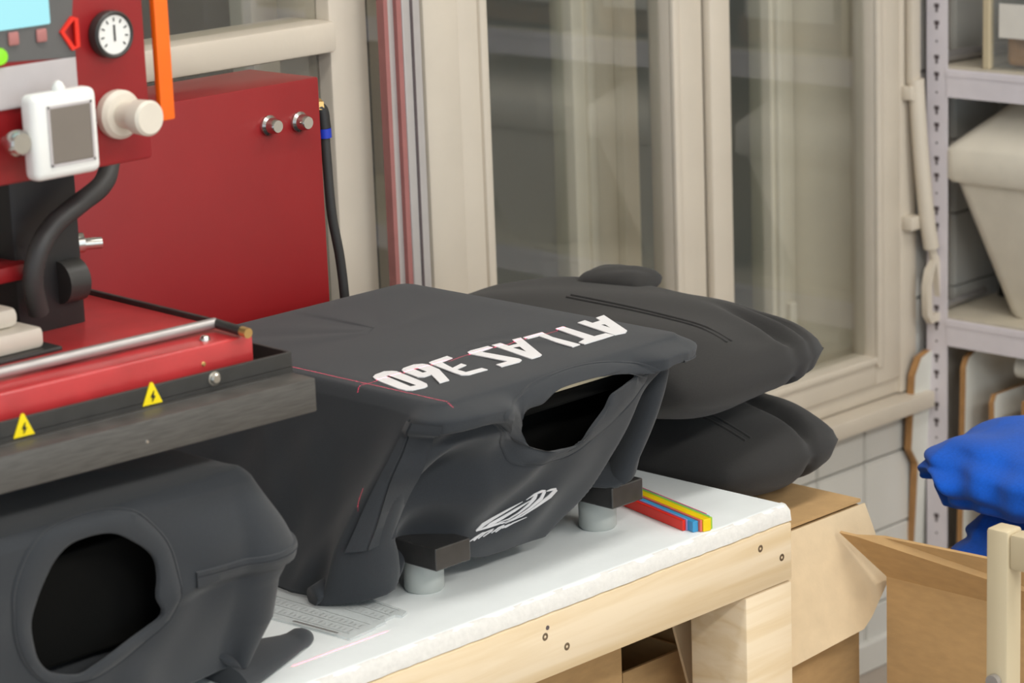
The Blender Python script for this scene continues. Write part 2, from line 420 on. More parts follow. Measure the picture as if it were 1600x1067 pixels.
# lever gear on the right post
bm = box(1.2945, 1.3195, .770, .786, .275, 1.2, bev=.005)
obj('bolt_rod', bm, 'window_paint', w1, True)
for zz in (.262, .036): wpart('rod_bracket', 1.288, 1.322, .768, .792, zz - .012, zz + .012, bev=.003)
obj('lever', tube([(1.307, .772, .285), (1.309, .766, .18), (1.320, .760, .05), (1.330, .757, -.01)], .0135, 12), 'window_paint', w1, True)
obj('lever_stay', tube([(1.312, .778, .245), (1.328, .775, .20), (1.337, .774, .06), (1.336, .772, .0)], .0062, 8), 'window_paint', w1, True)
loop = [(1.338, .756, -.03), (1.322, .756, -.05), (1.315, .756, -.075), (1.316, .756, -.125), (1.324, .756, -.136), (1.350, .756, -.133), (1.355, .756, -.122), (1.347, .756, -.06)]
obj('lever_handle', sweep_rect(loop, .014, .012, closed=True), 'window_paint', w1, True)
obj('lever_neck', tube([(1.330, .757, -.005), (1.338, .756, -.034)], .007, 8, smooth=0), 'window_paint', w1, True)
# ---- outer window and the dark space behind it ---------------------------------------------
w2 = thing('window_2', 'weathered cream outer window seen through the inner panes', None, (.5, 1.0, -.3), kind='structure')
def opart(name, *a, bev=.004): return obj(name, box(*a, bev=bev), 'outer_paint', w2, True)
opart('mullion', .700, .80, 1.0, 1.05, -.28, 1.25); opart('mullion_bead', .728, .745, .99, 1.004, -.28, 1.25); opart('mullion_bead', .80, .838, .985, 1.04, -.28, 1.25)
opart('stile', 1.196, 1.262, 1.0, 1.05, -.28, 1.25); opart('stile_bead', 1.205, 1.222, .99, 1.004, -.28, 1.25)
opart('stile', .04, .165, 1.0, 1.05, -.28, 1.25); opart('stile', -1.35, -1.2, 1.0, 1.05, -.28, 1.25)
opart('bottom_rail', -1.35, 1.33, 1.0, 1.05, -.30, -.225)
opart('outer_sill', -1.35, 1.33, .87, 1.0, -.30, -.262)
jb = newbm()
vs = [(1.288, .87), (1.262, 1.05), (1.36, 1.05), (1.36, .87)]
lo = [jb.verts.new((x, y, -.30)) for x, y in vs]; hi = [jb.verts.new((x, y, 1.25)) for x, y in vs]
for i in range(4): jb.faces.new((lo[i], lo[(i + 1) % 4], hi[(i + 1) % 4], hi[i]))
jb.faces.new(lo); jb.faces.new(hi); obj('jamb', jb, 'outer_paint', w2)
for a, b in ((-1.2, .04), (.165, .70), (.838, 1.196)): obj('pane', box(a, b, 1.02, 1.024, -.225, 1.25), 'outer_glass', w2)
obj('catch', box(1.228, 1.246, .985, 1.0, -.17, -.12, bev=.003), 'outer_paint', w2)
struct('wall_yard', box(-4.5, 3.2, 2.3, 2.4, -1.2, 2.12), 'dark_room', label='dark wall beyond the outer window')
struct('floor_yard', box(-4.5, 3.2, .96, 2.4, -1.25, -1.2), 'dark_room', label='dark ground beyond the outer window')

# ================================================================== LAMPS ON THE CEILING
for i, (lx, ly, lz, lp) in enumerate(LAMPS):
    t = thing('ceiling_lamp', ['white tube lamp on the ceiling nearest the press', 'white tube lamp on the ceiling towards the shelving', 'white tube lamp on the ceiling behind the camera', 'white tube lamp on the ceiling out in front of the shelving end'][i], 'lamp', (lx, ly, 2.12), 'tube lamps on the ceiling')
    obj('housing', box(lx - .64, lx + .64, ly - .17, ly + .17, 2.075, 2.12, bev=.006), 'lamp_body', t)
    for dy in (-.07, .07): obj('tube', cyl((lx - .58, ly + dy, 2.068), (lx + .58, ly + dy, 2.068), .012), 'lamp_tube', t, True)

# ================================================================== WORKBENCH
bench = thing('workbench', 'white topped workbench with a pine frame', 'table', (-.95, .38, FL))
bm = newbm(); add_box(bm, -1.95, 0, .006, .76, -.020, 0, bev=.006, seg=3)
obj('tabletop', bm, 'board_white', bench, True)
bm = newbm(); n = 150; random.seed(3)
prev = None
for i in range(n + 1):                                       # chipped front lip of the board
    x = -1.95 + 1.95 * i / n
    k = lambda s: random.uniform(-s, s)
    prof = [(.016, -.0005), (.009 + k(.0012), -.0010 + k(.0003)), (.0030 + k(.0012), -.0075 + k(.0015)), (.0015 + k(.001), -.0205), (.012, -.0205)]
    cur = [bm.verts.new((x, a, b)) for a, b in prof]
    if prev:
        for q in range(4): bm.faces.new((prev[q], prev[q + 1], cur[q + 1], cur[q]))
    prev = cur
obj('board_lip', bm, 'board_edge', bench, True, label='rough chipped front edge of the white board', angle=80)
obj('apron', box(-1.95, 0, 0, .038, -.095, -.0215, bev=.003), 'pine', bench, True)
obj('apron', box(-1.95, 0, .722, .76, -.095, -.0215, bev=.003), 'pine', bench, True)
obj('apron', box(-.038, -.0, .04, .72, -.095, -.0215, bev=.003), 'pine', bench, True)
obj('apron', box(-1.95, -1.912, .04, .72, -.095, -.0215, bev=.003), 'pine', bench, True)
for (a, b) in ((-.087, 0), (-1.95, -1.863)):
    obj('leg', box(a, b, .001, .09, FL, -.0965, bev=.003), 'pine', bench, True)
    obj('leg', box(a, b, .67, .759, FL, -.0965, bev=.003), 'pine', bench, True)
for x, z in ((-.0600, -.0405), (-.0200, -.062), (-.432, -.0455), (-.398, -.0665)):
    sc = obj('screw', lathe([(.0044, -.002), (.0046, 0), (.0036, .0004), (.0018, .0002), (.0010, -.0006)], 14, Matrix.Translation((x, .0, z)) @ Matrix.Rotation(math.pi / 2, 4, 'X')), 'screw_steel', bench, True)
obj('nail_hole', cyl((-.428, -.0006, -.036), (-.428, .002, -.036), .0026, 10), 'slot_dark', bench)

# ================================================================== PLATEN STANDS
def platen(cfg, label, fwd=.0):
    x0, x1, y0, y1 = cfg['x0'] + .013, cfg['x1'] - .013, cfg['y0'] + .013, cfg['y1'] - .013
    xc = (x0 + x1) / 2
    t = thing('platen_stand', label, 'press platen', (xc, (y0 + y1) / 2, 0), 'platen stands on the workbench')
    bm = newbm(); add_box(bm, x0, x1, y0 + max(0, -fwd), y1, .186, .204, bev=.004); obj('plate', bm, 'shade_black', t)
    obj('pad', box(x0 + .002, x1 - .002, y0 - fwd, y1, .207, .2335, bev=.006), 'cream_pad', t)
    obj('hole_shade_block', box(x0 + .055, x1 - .03, .125 if fwd > 0 else .072, .46, .078, .186, bev=.003), 'shade_black', t)  # added dark block, stands in for the shade seen through the neck hole
    obj('cross_beam', box(x0 + .08, x1 - .08,   .22, .30, .064, .186, bev=.003), 'black_metal', t)
    for i, dx in enumerate((-.1565, .128)):
        b = obj('foot_bar', box(xc + dx - .0265, xc + dx + .0265, .072, .49, .0385, .0645, bev=.0015), 'black_gloss', t)
        for yy in (.125, .43): obj('rubber_foot', lathe([(.020, 0), (.0225, .003), (.0225, .034), (.021, .0385)], 28, Matrix.Translation((xc + dx + .004, yy, 0))), 'rubber_grey', b, True)
    return t
platen(SHIRT_ONE, 'black platen stand on round feet under the lettered shirt', .014)
platen(SHIRT_TWO, 'black platen stand under the shirt below the press head', -.045)

# ================================================================== SHIRTS
def inside(poly, s, t):
    c = False; n = len(poly)
    for i in range(n):
        (a, b), (d, e) = poly[i], poly[i - 1]
        if (b > t) != (e > t) and s < (d - a) * (t - b) / (e - b) + a: c = not c
    return c
def resample(poly, n):
    P = [Vector((a, b, 0)) for a, b in poly]; m = len(P); out = []
    for i in range(m):
        a, b, c, d = P[i - 1], P[i], P[(i + 1) % m], P[(i + 2) % m]
        for k in range(10):
            t = k / 10
            out.append(.5 * ((2 * b) + (c - a) * t + (2 * a - 5 * b + 4 * c - d) * t * t + (3 * b - a - 3 * c + d) * t ** 3))
    L = [0]
    for i in range(len(out)): L.append(L[-1] + ((out[(i + 1) % len(out)] - out[i]) * Vector((1, .2, 0))).length if False else L[-1] + math.hypot(out[(i + 1) % len(out)].x - out[i].x, .2 * (out[(i + 1) % len(out)].y - out[i].y)))
    res = []; j = 0
    for q in range(n):
        d = L[-1] * q / n
        while L[j + 1] < d: j += 1
        k = (d - L[j]) / max(1e-9, L[j + 1] - L[j]); a, b = out[j], out[(j + 1) % len(out)]
        res.append((a.x + (b.x - a.x) * k, a.y + (b.y - a.y) * k))
    return res
def build_shirt(cfg, hole, seam, t):
    S, W, L, PER = make_shirt(cfg)
    hole_r, seam_r = resample(hole, 96), resample(seam, 96)
    k0 = max(range(96), key=lambda i: -((seam_r[i][0] - hole_r[0][0]) ** 2 + .04 * (seam_r[i][1] - hole_r[0][1]) ** 2))
    seam_r = seam_r[k0:] + seam_r[:k0]
    mid = [((a + c) / 2, (b + d) / 2) for (a, b), (c, d) in zip(hole_r, seam_r)]
    xs = []
    s = -PER / 2
    while s < PER / 2 - 1e-6:
        xs.append(s); s += .0035 if abs(s) < W + .12 else .012
    nt_ = 110
    bm = newbm(); cols = []
    xc = (cfg['x0'] + cfg['x1']) / 2
    inner = 7
    for s in xs:
        c = []
        p0 = S(s, 0)
        cx, cy = xc, min(max(p0[1], cfg['y0'] + W * .9), cfg['y1'] - W * .9)
        for k in range(inner):
            q = 1 - (1 - k / inner) ** 1.0
            z = p0[2] + (.0006 * math.sin(40 * s) * math.sin(3.1 * q))
            c.append(bm.verts.new((cx + (p0[0] - cx) * q, cy + (p0[1] - cy) * q, z)) if k else None)
        for j in range(nt_ + 1): c.append(bm.verts.new(S(s, j / nt_)))
        p1 = S(s, 1.0)                                      # the lower layer runs on under the platen
        for q in (.06, .15, .3, .5, .7):
            zz = p1[2] + (max(.0675, p1[2]) - p1[2]) * min(1, q * 4)
            c.append(bm.verts.new((p1[0] + (cx - p1[0]) * q, p1[1] + (cy - p1[1]) * q, zz)))
        cols.append((s, c))
    n = len(cols)
    for i in range(n):
        (s0, a), (s1, b) = cols[i], cols[(i + 1) % n]
        for j in range(1, len(a) - 1):
            tt = (j - inner + .5) / nt_
            if tt > 0 and abs(s0) < W + .02 and inside(mid, s0 + .00175, tt): continue
            bm.faces.new((a[j], b[j], b[j + 1], a[j + 1]))
    # close the middle of the top
    es = [bm.edges.get((cols[i][1][1], cols[(i + 1) % n][1][1])) for i in range(n)]
    es = [e for e in es if e]
    bmesh.ops.remove_doubles(bm, verts=[c[1] for _, c in cols], dist=.0005)
    bmesh.ops.holes_fill(bm, edges=[e for e in bm.edges if e.is_boundary and all(abs(v.co.z - cfg['zt']) < .004 and cfg['x0'] + .03 < v.co.x < cfg['x1'] - .03 and v.co.y > cfg['y0'] + .03 for v in e.verts)], sides=0)
    bm.normal_update()
    if sum(f.normal.z * f.calc_area() for f in bm.faces if f.calc_center_median().z > .2345) < 0: bmesh.ops.reverse_faces(bm, faces=bm.faces)
    body = obj('body', bm, 'shirt', t, 'keep')
    md = body.modifiers.new('cloth', 'SOLIDIFY'); md.thickness = .0016; md.offset = -1
    # rib collar
    bm = newbm(); rings = []
    for k, off in ((0, -.002), (0, .0022), (.08, .0034), (.5, .0036), (.86, .0034), (.94, .0012), (1.0, .0022), (1.06, .0006)):
        rings.append([bm.verts.new(S(a + (c - a) * k, b + (d - b) * k, off)) for (a, b), (c, d) in zip(hole_r, seam_r)])
    for r0, r1 in zip(rings, rings[1:]):
        for i in range(96): bm.faces.new((r0[i], r0[(i + 1) % 96], r1[(i + 1) % 96], r1[i]))
    obj('collar', bm, 'shirt', t, True, label='ribbed neck band', angle=60)
    return S, W, L
def strip(S, pts, wd, off=.0022, thick=.0018):
    """sewn band: pts are (s, t) pairs of the two long edges [(s0,t0,s1,t1), ...]"""
    bm = newbm(); rows = []
    for (sa, ta, sb, tb) in pts:
        r = []
        for k, o in ((0, 0), (.03, off), (.30, off), (.34, off * .45), (.38, off), (.97, off), (1, 0)):
            r.append(bm.verts.new(S(sa + (sb - sa) * k, ta + (tb - ta) * k, o)))
        rows.append(r)
    for a, b in zip(rows, rows[1:]):
        for k in range(len(a) - 1): bm.faces.new((a[k], a[k + 1], b[k + 1], b[k]))
    return bm
HOLE1 = [(-0.093, 0.2171), (-0.0852, 0.1626), (-0.0631, 0.1536), (-0.0413, 0.1052), (-0.0086, 0.0933), (0.0393, 0.1018), (0.0828, 0.1321), (0.0917, 0.1878), (0.0746, 0.2025), (0.0531, 0.2417), (0.0417, 0.3147), (0.0192, 0.4045), (0.0054, 0.4608), (-0.0166, 0.4683), (-0.0589, 0.4295), (-0.0748, 0.3957), (-0.0782, 0.3279)]
SEAM1 = [(-0.1197, 0.2781), (-0.1363, 0.1354), (-0.0987, 0.0865), (-0.0728, 0.0449), (-0.0351, 0.0198), (0.0114, 0.0117), (0.0518, 0.0313), (0.0869, 0.08), (0.1048, 0.1349), (0.1267, 0.3005), (0.106, 0.3549), (0.0741, 0.387), (0.0488, 0.4423), (0.0129, 0.4849), (-0.0229, 0.5319), (-0.0738, 0.491), (-0.0938, 0.4706), (-0.1009, 0.3934)]
HOLE2 = [(-0.0813, 0.4538), (-0.0738, 0.36), (-0.063, 0.2659), (-0.0489, 0.1842), (-0.0273, 0.1314), (0.012, 0.1415), (0.0429, 0.2324), (0.0628, 0.3296), (0.0664, 0.43), (0.0643, 0.5219), (0.0711, 0.6031), (0.0511, 0.6525), (0.0153, 0.6943), (-0.0093, 0.7274), (-0.0298, 0.7466), (-0.0606, 0.6978), (-0.0755, 0.6294), (-0.0807, 0.5441)]
SEAM2 = [(-0.1007, 0.4064), (-0.0978, 0.2734), (-0.0784, 0.1066), (-0.0502, 0.0253), (-0.001, 0.0059), (0.0396, 0.0536), (0.0655, 0.1746), (0.0817, 0.2973), (0.0892, 0.4452), (0.0895, 0.5485), (0.076, 0.6494), (0.0388, 0.7264), (-0.0034, 0.7802), (-0.0303, 0.7798), (-0.0687, 0.731), (-0.0908, 0.6196), (-0.0996, 0.5092)]
LOGO = [
    [(-0.1071, 0.8626), (-0.0961, 0.8304), (-0.0823, 0.8034), (-0.0658, 0.7691), (-0.0524, 0.7329), (-0.0527, 0.7309), (-0.067, 0.7602), (-0.0848, 0.7897), (-0.101, 0.8148), (-0.1091, 0.8578)],
    [(-0.0908, 0.8418), (-0.0854, 0.8332), (-0.0724, 0.8102), (-0.0588, 0.776), (-0.0426, 0.7276), (-0.0429, 0.7257), (-0.06, 0.7653), (-0.074, 0.7975), (-0.0877, 0.8189), (-0.0927, 0.8326)],
    [(-0.1052, 0.858), (-0.0897, 0.844), (-0.0776, 0.8348), (-0.0696, 0.826), (-0.0697, 0.8233), (-0.0782, 0.8247), (-0.0909, 0.8317), (-0.106, 0.853)],
    [(-0.0762, 0.8243), (-0.0659, 0.8157), (-0.0557, 0.7909), (-0.0453, 0.7571), (-0.0386, 0.7267), (-0.0371, 0.7054), (-0.04, 0.6976), (-0.0419, 0.714), (-0.0469, 0.7475), (-0.0565, 0.7849), (-0.0664, 0.8105), (-0.0764, 0.8217)],
    [(-0.0487, 0.7261), (-0.0404, 0.7061), (-0.0311, 0.697), (-0.0278, 0.6958), (-0.0281, 0.6885), (-0.0322, 0.6848), (-0.0413, 0.6986), (-0.049, 0.7241)],
    [(-0.0303, 0.6906), (-0.0343, 0.7237), (-0.0466, 0.7691), (-0.0596, 0.8078), (-0.0734, 0.8316), (-0.0732, 0.8335), (-0.0592, 0.8123), (-0.0455, 0.777), (-0.0312, 0.7375), (-0.0272, 0.6996)],
    [(-0.0263, 0.6989), (-0.0199, 0.7001), (-0.012, 0.7041), (-0.0135, 0.6916), (-0.021, 0.6885), (-0.0266, 0.6952)],
    [(-0.0147, 0.6938), (-0.0229, 0.7199), (-0.0394, 0.7629), (-0.053, 0.8006), (-0.0698, 0.8321), (-0.0696, 0.8341), (-0.0524, 0.8065), (-0.038, 0.7726), (-0.0184, 0.7393), (-0.0099, 0.7105)],
    [(-0.1151, 0.9303), (-0.1077, 0.8991), (-0.0966, 0.8655), (-0.0974, 0.8614), (-0.109, 0.8939), (-0.1156, 0.9288)],
    [(-0.109, 0.9143), (-0.1005, 0.8759), (-0.0948, 0.8635), (-0.0953, 0.8604), (-0.1014, 0.8723), (-0.1104, 0.9108)],
    [(-0.1035, 0.8985), (-0.0936, 0.8663), (-0.0825, 0.8518), (-0.0827, 0.8492), (-0.0945, 0.8615), (-0.1044, 0.8958)],
    [(-0.0965, 0.8865), (-0.0871, 0.8654), (-0.0837, 0.858), (-0.0841, 0.8549), (-0.0879, 0.8605), (-0.0972, 0.8831)],
    [(-0.0854, 0.8722), (-0.0761, 0.852), (-0.0702, 0.8414), (-0.0706, 0.8375), (-0.0768, 0.8464), (-0.086, 0.8692)],
    [(-0.0801, 0.8709), (-0.0731, 0.853), (-0.0702, 0.8461), (-0.0706, 0.843), (-0.0736, 0.8493), (-0.0809, 0.8665)],
    [(-0.0723, 0.8567), (-0.0686, 0.8478), (-0.0645, 0.8392), (-0.0648, 0.8365), (-0.0692, 0.8433), (-0.0728, 0.8536)],
    [(-0.0693, 0.8557), (-0.0609, 0.8375), (-0.0473, 0.8152), (-0.0476, 0.813), (-0.0615, 0.8322), (-0.0698, 0.8517)]]
sh1 = thing('t_shirt', 'black t-shirt lettered in white, stretched over the front platen', 't-shirt', (-.34, .28, 0), 'black t-shirts on the platens')
S1, W1, L1 = build_shirt(SHIRT_ONE, HOLE1, SEAM1, sh1)
obj('sleeve_hem', strip(S1, [(-W1 - .019, t, -W1 + .004, t + .01) for t in [.10 + .64 * i / 40 for i in range(41)]], .02, off=.0065), 'shirt', sh1, True, angle=60)
obj('shoulder_seam', strip(S1, [(W1 - .035 + .05 * i / 20, .16, W1 - .035 + .05 * i / 20, .225) for i in range(21)], .02), 'shirt', sh1, True, angle=60)
# sleeve end folded on the table
bm = newbm(); rows = []
for i in range(25):
    k = i / 24; c = Vector((-.612 + .085 * k, .178 - .030 * k + .02 * k * k, .012 + .010 * math.sin(3.1416 * k * .9)))
    r = .011 + .009 * k - .012 * max(0, k - .85) / .15
    row = []
    for j in range(16):
        a = 6.28318 * j / 16
        row.append(bm.verts.new(c + Vector((.25 * r * math.cos(a), 1.1 * r * math.cos(a), max(-c.z + .001, .95 * r * math.sin(a))))))
    rows.append(row)
for a, b in zip(rows, rows[1:]):
    for j in range(16): bm.faces.new((a[j], a[(j + 1) % 16], b[(j + 1) % 16], b[j]))
bm.faces.new(rows[0]); bm.faces.new(rows[-1]); obj('sleeve_end', bm, 'shirt', sh1, True, angle=80)
GLYPHS = {
    '0' :( [(-0.5023, 0.1826), (-0.4934, 0.1882), (-0.4778, 0.1907), (-0.4712, 0.1847), (-0.4693, 0.179), (-0.4825, 0.1267), (-0.487, 0.1127), (-0.4924, 0.1058), (-0.4987, 0.103), (-0.5156, 0.106), (-0.5198, 0.1117), (-0.5198, 0.123), (-0.5113, 0.16), (-0.506, 0.176)] , [(-0.4911, 0.1733), (-0.488, 0.172), (-0.4988, 0.1173), (-0.5061, 0.1185)] ),
    '6' :( [(-0.4624, 0.1786), (-0.4551, 0.1837), (-0.4369, 0.186), (-0.4284, 0.1805), (-0.4272, 0.1728), (-0.4348, 0.147), (-0.4614, 0.1039), (-0.4762, 0.1038), (-0.4562, 0.1376), (-0.4683, 0.1365), (-0.4726, 0.1422), (-0.4702, 0.1536), (-0.4669, 0.1699)] , [(-0.4506, 0.1716), (-0.446, 0.17), (-0.4505, 0.1505), (-0.4564, 0.1508)] ),
    '3' :( [(-0.4203, 0.1786), (-0.4149, 0.1803), (-0.3869, 0.1833), (-0.3898, 0.1718), (-0.4105, 0.1681), (-0.4215, 0.1396), (-0.4017, 0.1457), (-0.4033, 0.1358), (-0.4236, 0.1317), (-0.4258, 0.1138), (-0.4023, 0.1128), (-0.4034, 0.1024), (-0.4326, 0.1025), (-0.4379, 0.1097), (-0.4359, 0.1217), (-0.4231, 0.1732)] , None ),
    'S' :( [(-0.3607, 0.1773), (-0.3532, 0.1797), (-0.3262, 0.1787), (-0.328, 0.1691), (-0.3502, 0.1671), (-0.3472, 0.1083), (-0.3497, 0.1017), (-0.3574, 0.0975), (-0.3853, 0.0989), (-0.382, 0.1106), (-0.3636, 0.1101), (-0.3646, 0.1699)] , None ),
    'A' :( [(-0.2882, 0.177), (-0.2748, 0.1761), (-0.3195, 0.0995), (-0.3249, 0.0969), (-0.3389, 0.0969), (-0.3389, 0.1011), (-0.3207, 0.1781), (-0.3075, 0.1772), (-0.3115, 0.1593), (-0.2983, 0.1584)] , [(-0.3152, 0.1489), (-0.3071, 0.1464), (-0.3192, 0.1244)] ),
    'L' :( [(-0.2725, 0.1748), (-0.2412, 0.1744), (-0.2514, 0.1474), (-0.2581, 0.0977), (-0.2721, 0.0964), (-0.2666, 0.1278), (-0.2565, 0.165), (-0.2737, 0.1658)] , None ),
    'T' :( [(-0.2191, 0.1737), (-0.206, 0.1738), (-0.22, 0.1109), (-0.2014, 0.1102), (-0.2029, 0.0961), (-0.254, 0.0947), (-0.2524, 0.1055), (-0.2362, 0.1112)] , None ),
    'A1' :( [(-0.1511, 0.1718), (-0.1352, 0.1733), (-0.1769, 0.0986), (-0.1859, 0.0931), (-0.2018, 0.0955), (-0.1992, 0.1071), (-0.1821, 0.1728), (-0.168, 0.1737), (-0.1728, 0.1571), (-0.1583, 0.1583)] , [(-0.1736, 0.1425), (-0.1702, 0.1396), (-0.1785, 0.1235)] ),
}
for ch in ('A1', 'T', 'L', 'A', 'S', '3', '6', '0'):
    o_, h_ = GLYPHS[ch]
    obj('printed_letter' if ch in ('A1', 'T', 'L', 'A', 'S') else 'printed_numeral', prism(o_, lambda a, b, k: (a, b, .2352 + .0011 * k), 0, h_), 'print_white', sh1)
bm = newbm()
for poly in LOGO:
    lo = [bm.verts.new(S1(s, t, .0003)) for s, t in poly]; hi = [bm.verts.new(S1(s, t, .0013)) for s, t in poly]; n = len(poly)
    for i in range(n): bm.faces.new((lo[i], lo[(i + 1) % n], hi[(i + 1) % n], hi[i]))
    bmesh.ops.triangle_fill(bm, edges=[bm.edges.get((hi[i], hi[(i + 1) % n])) for i in range(n)])
obj('printed_logo', bm, 'print_grey', sh1, label='pale swoosh emblem with slanted lettering')
sh2 = thing('t_shirt', 'plain black t-shirt on the platen under the press head', 't-shirt', (-1.0, .28, 0), 'black t-shirts on the platens')
S2, W2, L2 = build_shirt(SHIRT_TWO, HOLE2, SEAM2, sh2)
obj('sleeve_hem', strip(S2, [(W2 - .085 + .10 * i / 30, .45, W2 - .085 + .10 * i / 30, .525) for i in range(31)], .02, off=.003), 'shirt', sh2, True, angle=60)
# sleeve of the second shirt lying on the table
bm = newbm(); rows = []
for i in range(21):
    k = i / 20; c = Vector((-.83 + .142 * k, .088 + .010 * k, .008 - .002 * k)); r = .052 * (1 - k) ** .9 + .008; h = .014 * (1 - k) + .006 + (.006 * math.exp(-((k - .92) / .06) ** 2))
    row = []
    for j in range(18):
        a = 6.28318 * j / 18; row.append(bm.verts.new(c + Vector((.0, r * math.cos(a), max(.001 - c.z, h * math.sin(a))))))
    rows.append(row)
for a, b in zip(rows, rows[1:]):
    for j in range(18): bm.faces.new((a[j], a[(j + 1) % 18], b[(j + 1) % 18], b[j]))
bm.faces.new(rows[0]); bm.faces.new(rows[-1]); obj('sleeve_end', bm, 'shirt', sh2, True, angle=80)

# ================================================================== HEAT PRESS
O = Vector((-.743, .001, .28)); EX = Vector((.9988, -.049, 0)); EY = Vector((.049, .9988, 0)); EZ = Vector((0, 0, 1))
HM = Matrix.Translation(O) @ Matrix(((EX.x, EY.x, 0, 0), (EX.y, EY.y, 0, 0), (0, 0, 1, 0), (0, 0, 0, 1)))
press = thing('heat_press', 'red heat press head with a black tray and control box', 'heat press', (-1.0, .62, 0))
def H(bm): bmesh.ops.transform(bm, matrix=HM, verts=bm.verts); return bm
obj('front_bar', H(box(-.52, 0, 0, .045, 0, .0345, bev=.0015)), 'bar_metal', press, True)
obj('rear_bar', H(box(-.52, 0, .40, .445, 0, .0345, bev=.0015)), 'bar_metal', press, True)
obj('heating_plate', H(box(-.49, -.03, .03, .42, .004, .036, bev=.003)), 'black_metal', press)
tray = obj('tray', H(box(-.52, 0, .036, .44, .034, .040)), 'black_metal', press)
for a in ((-.52, 0, .036, .0395), (-.52, 0, .4365, .44), (-.52, -.5165, .0395, .4365), (-.0035, 0, .0395, .4365)):
    obj('tray_wall', H(box(a[0], a[1], a[2], a[3], .040, .0555, bev=.0008)), 'black_metal', tray)
obj('platen_cover', H(box(-.485, -.036, .050, .40, .041, .0785, bev=.003, seg=3)), 'red_pale', press, True)
def tri(xc, zc, sz=.0115):
    bm = prism([(-1, -.87), (1, -.87), (.12, 1), (-.12, 1)], lambda a, b, k: (xc + a * sz, .036 - .0006 - .0008 * k, zc + b * sz), 0); return H(bm)
for xc in (-.1715, -.3165, -.455):
    s_ = obj('warning_sticker', tri(xc, .0475), 'yellow', press)
    obj('warning_symbol', H(prism([(-.0016, .001), (.002, .006), (.0012, .0005), (.0034, .0005), (-.001, -.005), (.0002, -.0008), (-.0018, -.0008)], lambda a, b, k: (xc + a, .0352 - .0008 * k - .0008, .0450 + b), 0)), 'ink', s_)
for xc in (-.097, -.42): obj('bolt', H(lathe([(.0072, 0), (.0072, .0012), (.0052, .0014), (.0052, .004), (.004, .0052)], 18, Matrix.Translation((xc, .036, .0475)) @ Matrix.Rotation(math.pi / 2, 4, 'X'))), 'chrome', press, True)
obj('rivet', H(lathe([(.002, 0), (.0015, .001)], 10, Matrix.Translation((-.205, 0, .014)) @ Matrix.Rotation(math.pi / 2, 4, 'X'))), 'chrome', press)
obj('hold_down_rod', H(cyl((-.47, .088, .0865), (-.052, .090, .0865), .0055, 14)), 'steel', press, True)
obj('rod_arm', H(tube([(-.052, .093, .0865), (-.052, .040, .0845)], .005, 10, smooth=0)), 'black_metal', press, True)
obj('rod_cap', H(cyl((-.052, .046, .0848), (-.052, .036, .0842), .0052, 12)), 'brass', press, True)
for p in ((-.083, .066), (-.40, .066)): obj('dome_bolt', H(lathe([(.0055, .078), (.0055, .080), (.0035, .083), (.001, .0838)], 16, Matrix.Translation((p[0], p[1], 0)))), 'chrome', press, True)
obj('cover_screw', H(lathe([(.0026, 0), (.0018, .0012)], 10, Matrix.Translation((-.098, .050, .060)) @ Matrix.Rotation(math.pi / 2, 4, 'X'))), 'brass', press)
obj('edge_guard', H(box(-.036, -.0305, .10, .42, .04, .083, bev=.001)), 'black_metal', press)
# column, arm and castings behind the head
obj('column', box(-.925, -.842, .235, .33, .345, .66, bev=.006), 'dark_plastic', press, True)
obj('column', box(-.87, -.815, .30, .36, .34, .425, bev=.006), 'dark_plastic', press, True)
obj('swing_arm', box(-1.02, -.93, .25, .66, .60, .68, bev=.008), 'red_paint', press, True)
obj('post', box(-1.06, -.93, .60, .72, 0, .70, bev=.006), 'black_metal', press, True)
obj('piston_rod', cyl((-.985, .22, .38), (-.985, .22, .60), .017, 20), 'ivory_plastic', press, True)
bm = newbm(); add_box(bm, -1.09, -.945, .165, .27, .362, .384, bev=.006); add_box(bm, -1.08, -.962, .18, .26, .384, .405, bev=.008)
obj('mounting_foot', bm, 'ivory_plastic', press, True)
obj('foot_plate', box(-1.10, -.932, .155, .28, .3575, .363, bev=.002), 'black_metal', press)
obj('red_collar', box(-1.02, -.912, .22, .28, .418, .436, bev=.006), 'red_paint', press, True)
obj('knob_stud', cyl((-.832, .262, .433), (-.805, .252, .432), .006, 14), 'chrome', press, True)
obj('knob_head', cyl((-.838, .266, .434), (-.822, .26, .434), .0105, 16), 'chrome', press, True)
bm = cyl((-.875, .234, .405), (-.850, .234, .405), .022, 20); obj('hose_clamp', bm, 'black_metal', press, True)
obj('air_hose', tube([(-.790, .24, .56), (-.808, .222, .525), (-.832, .205, .503), (-.868, .2, .488), (-.90, .2, .472), (-.920, .2, .45), (-.926, .205, .42), (-.915, .215, .385)], .0105, 12), 'hose', press, True)
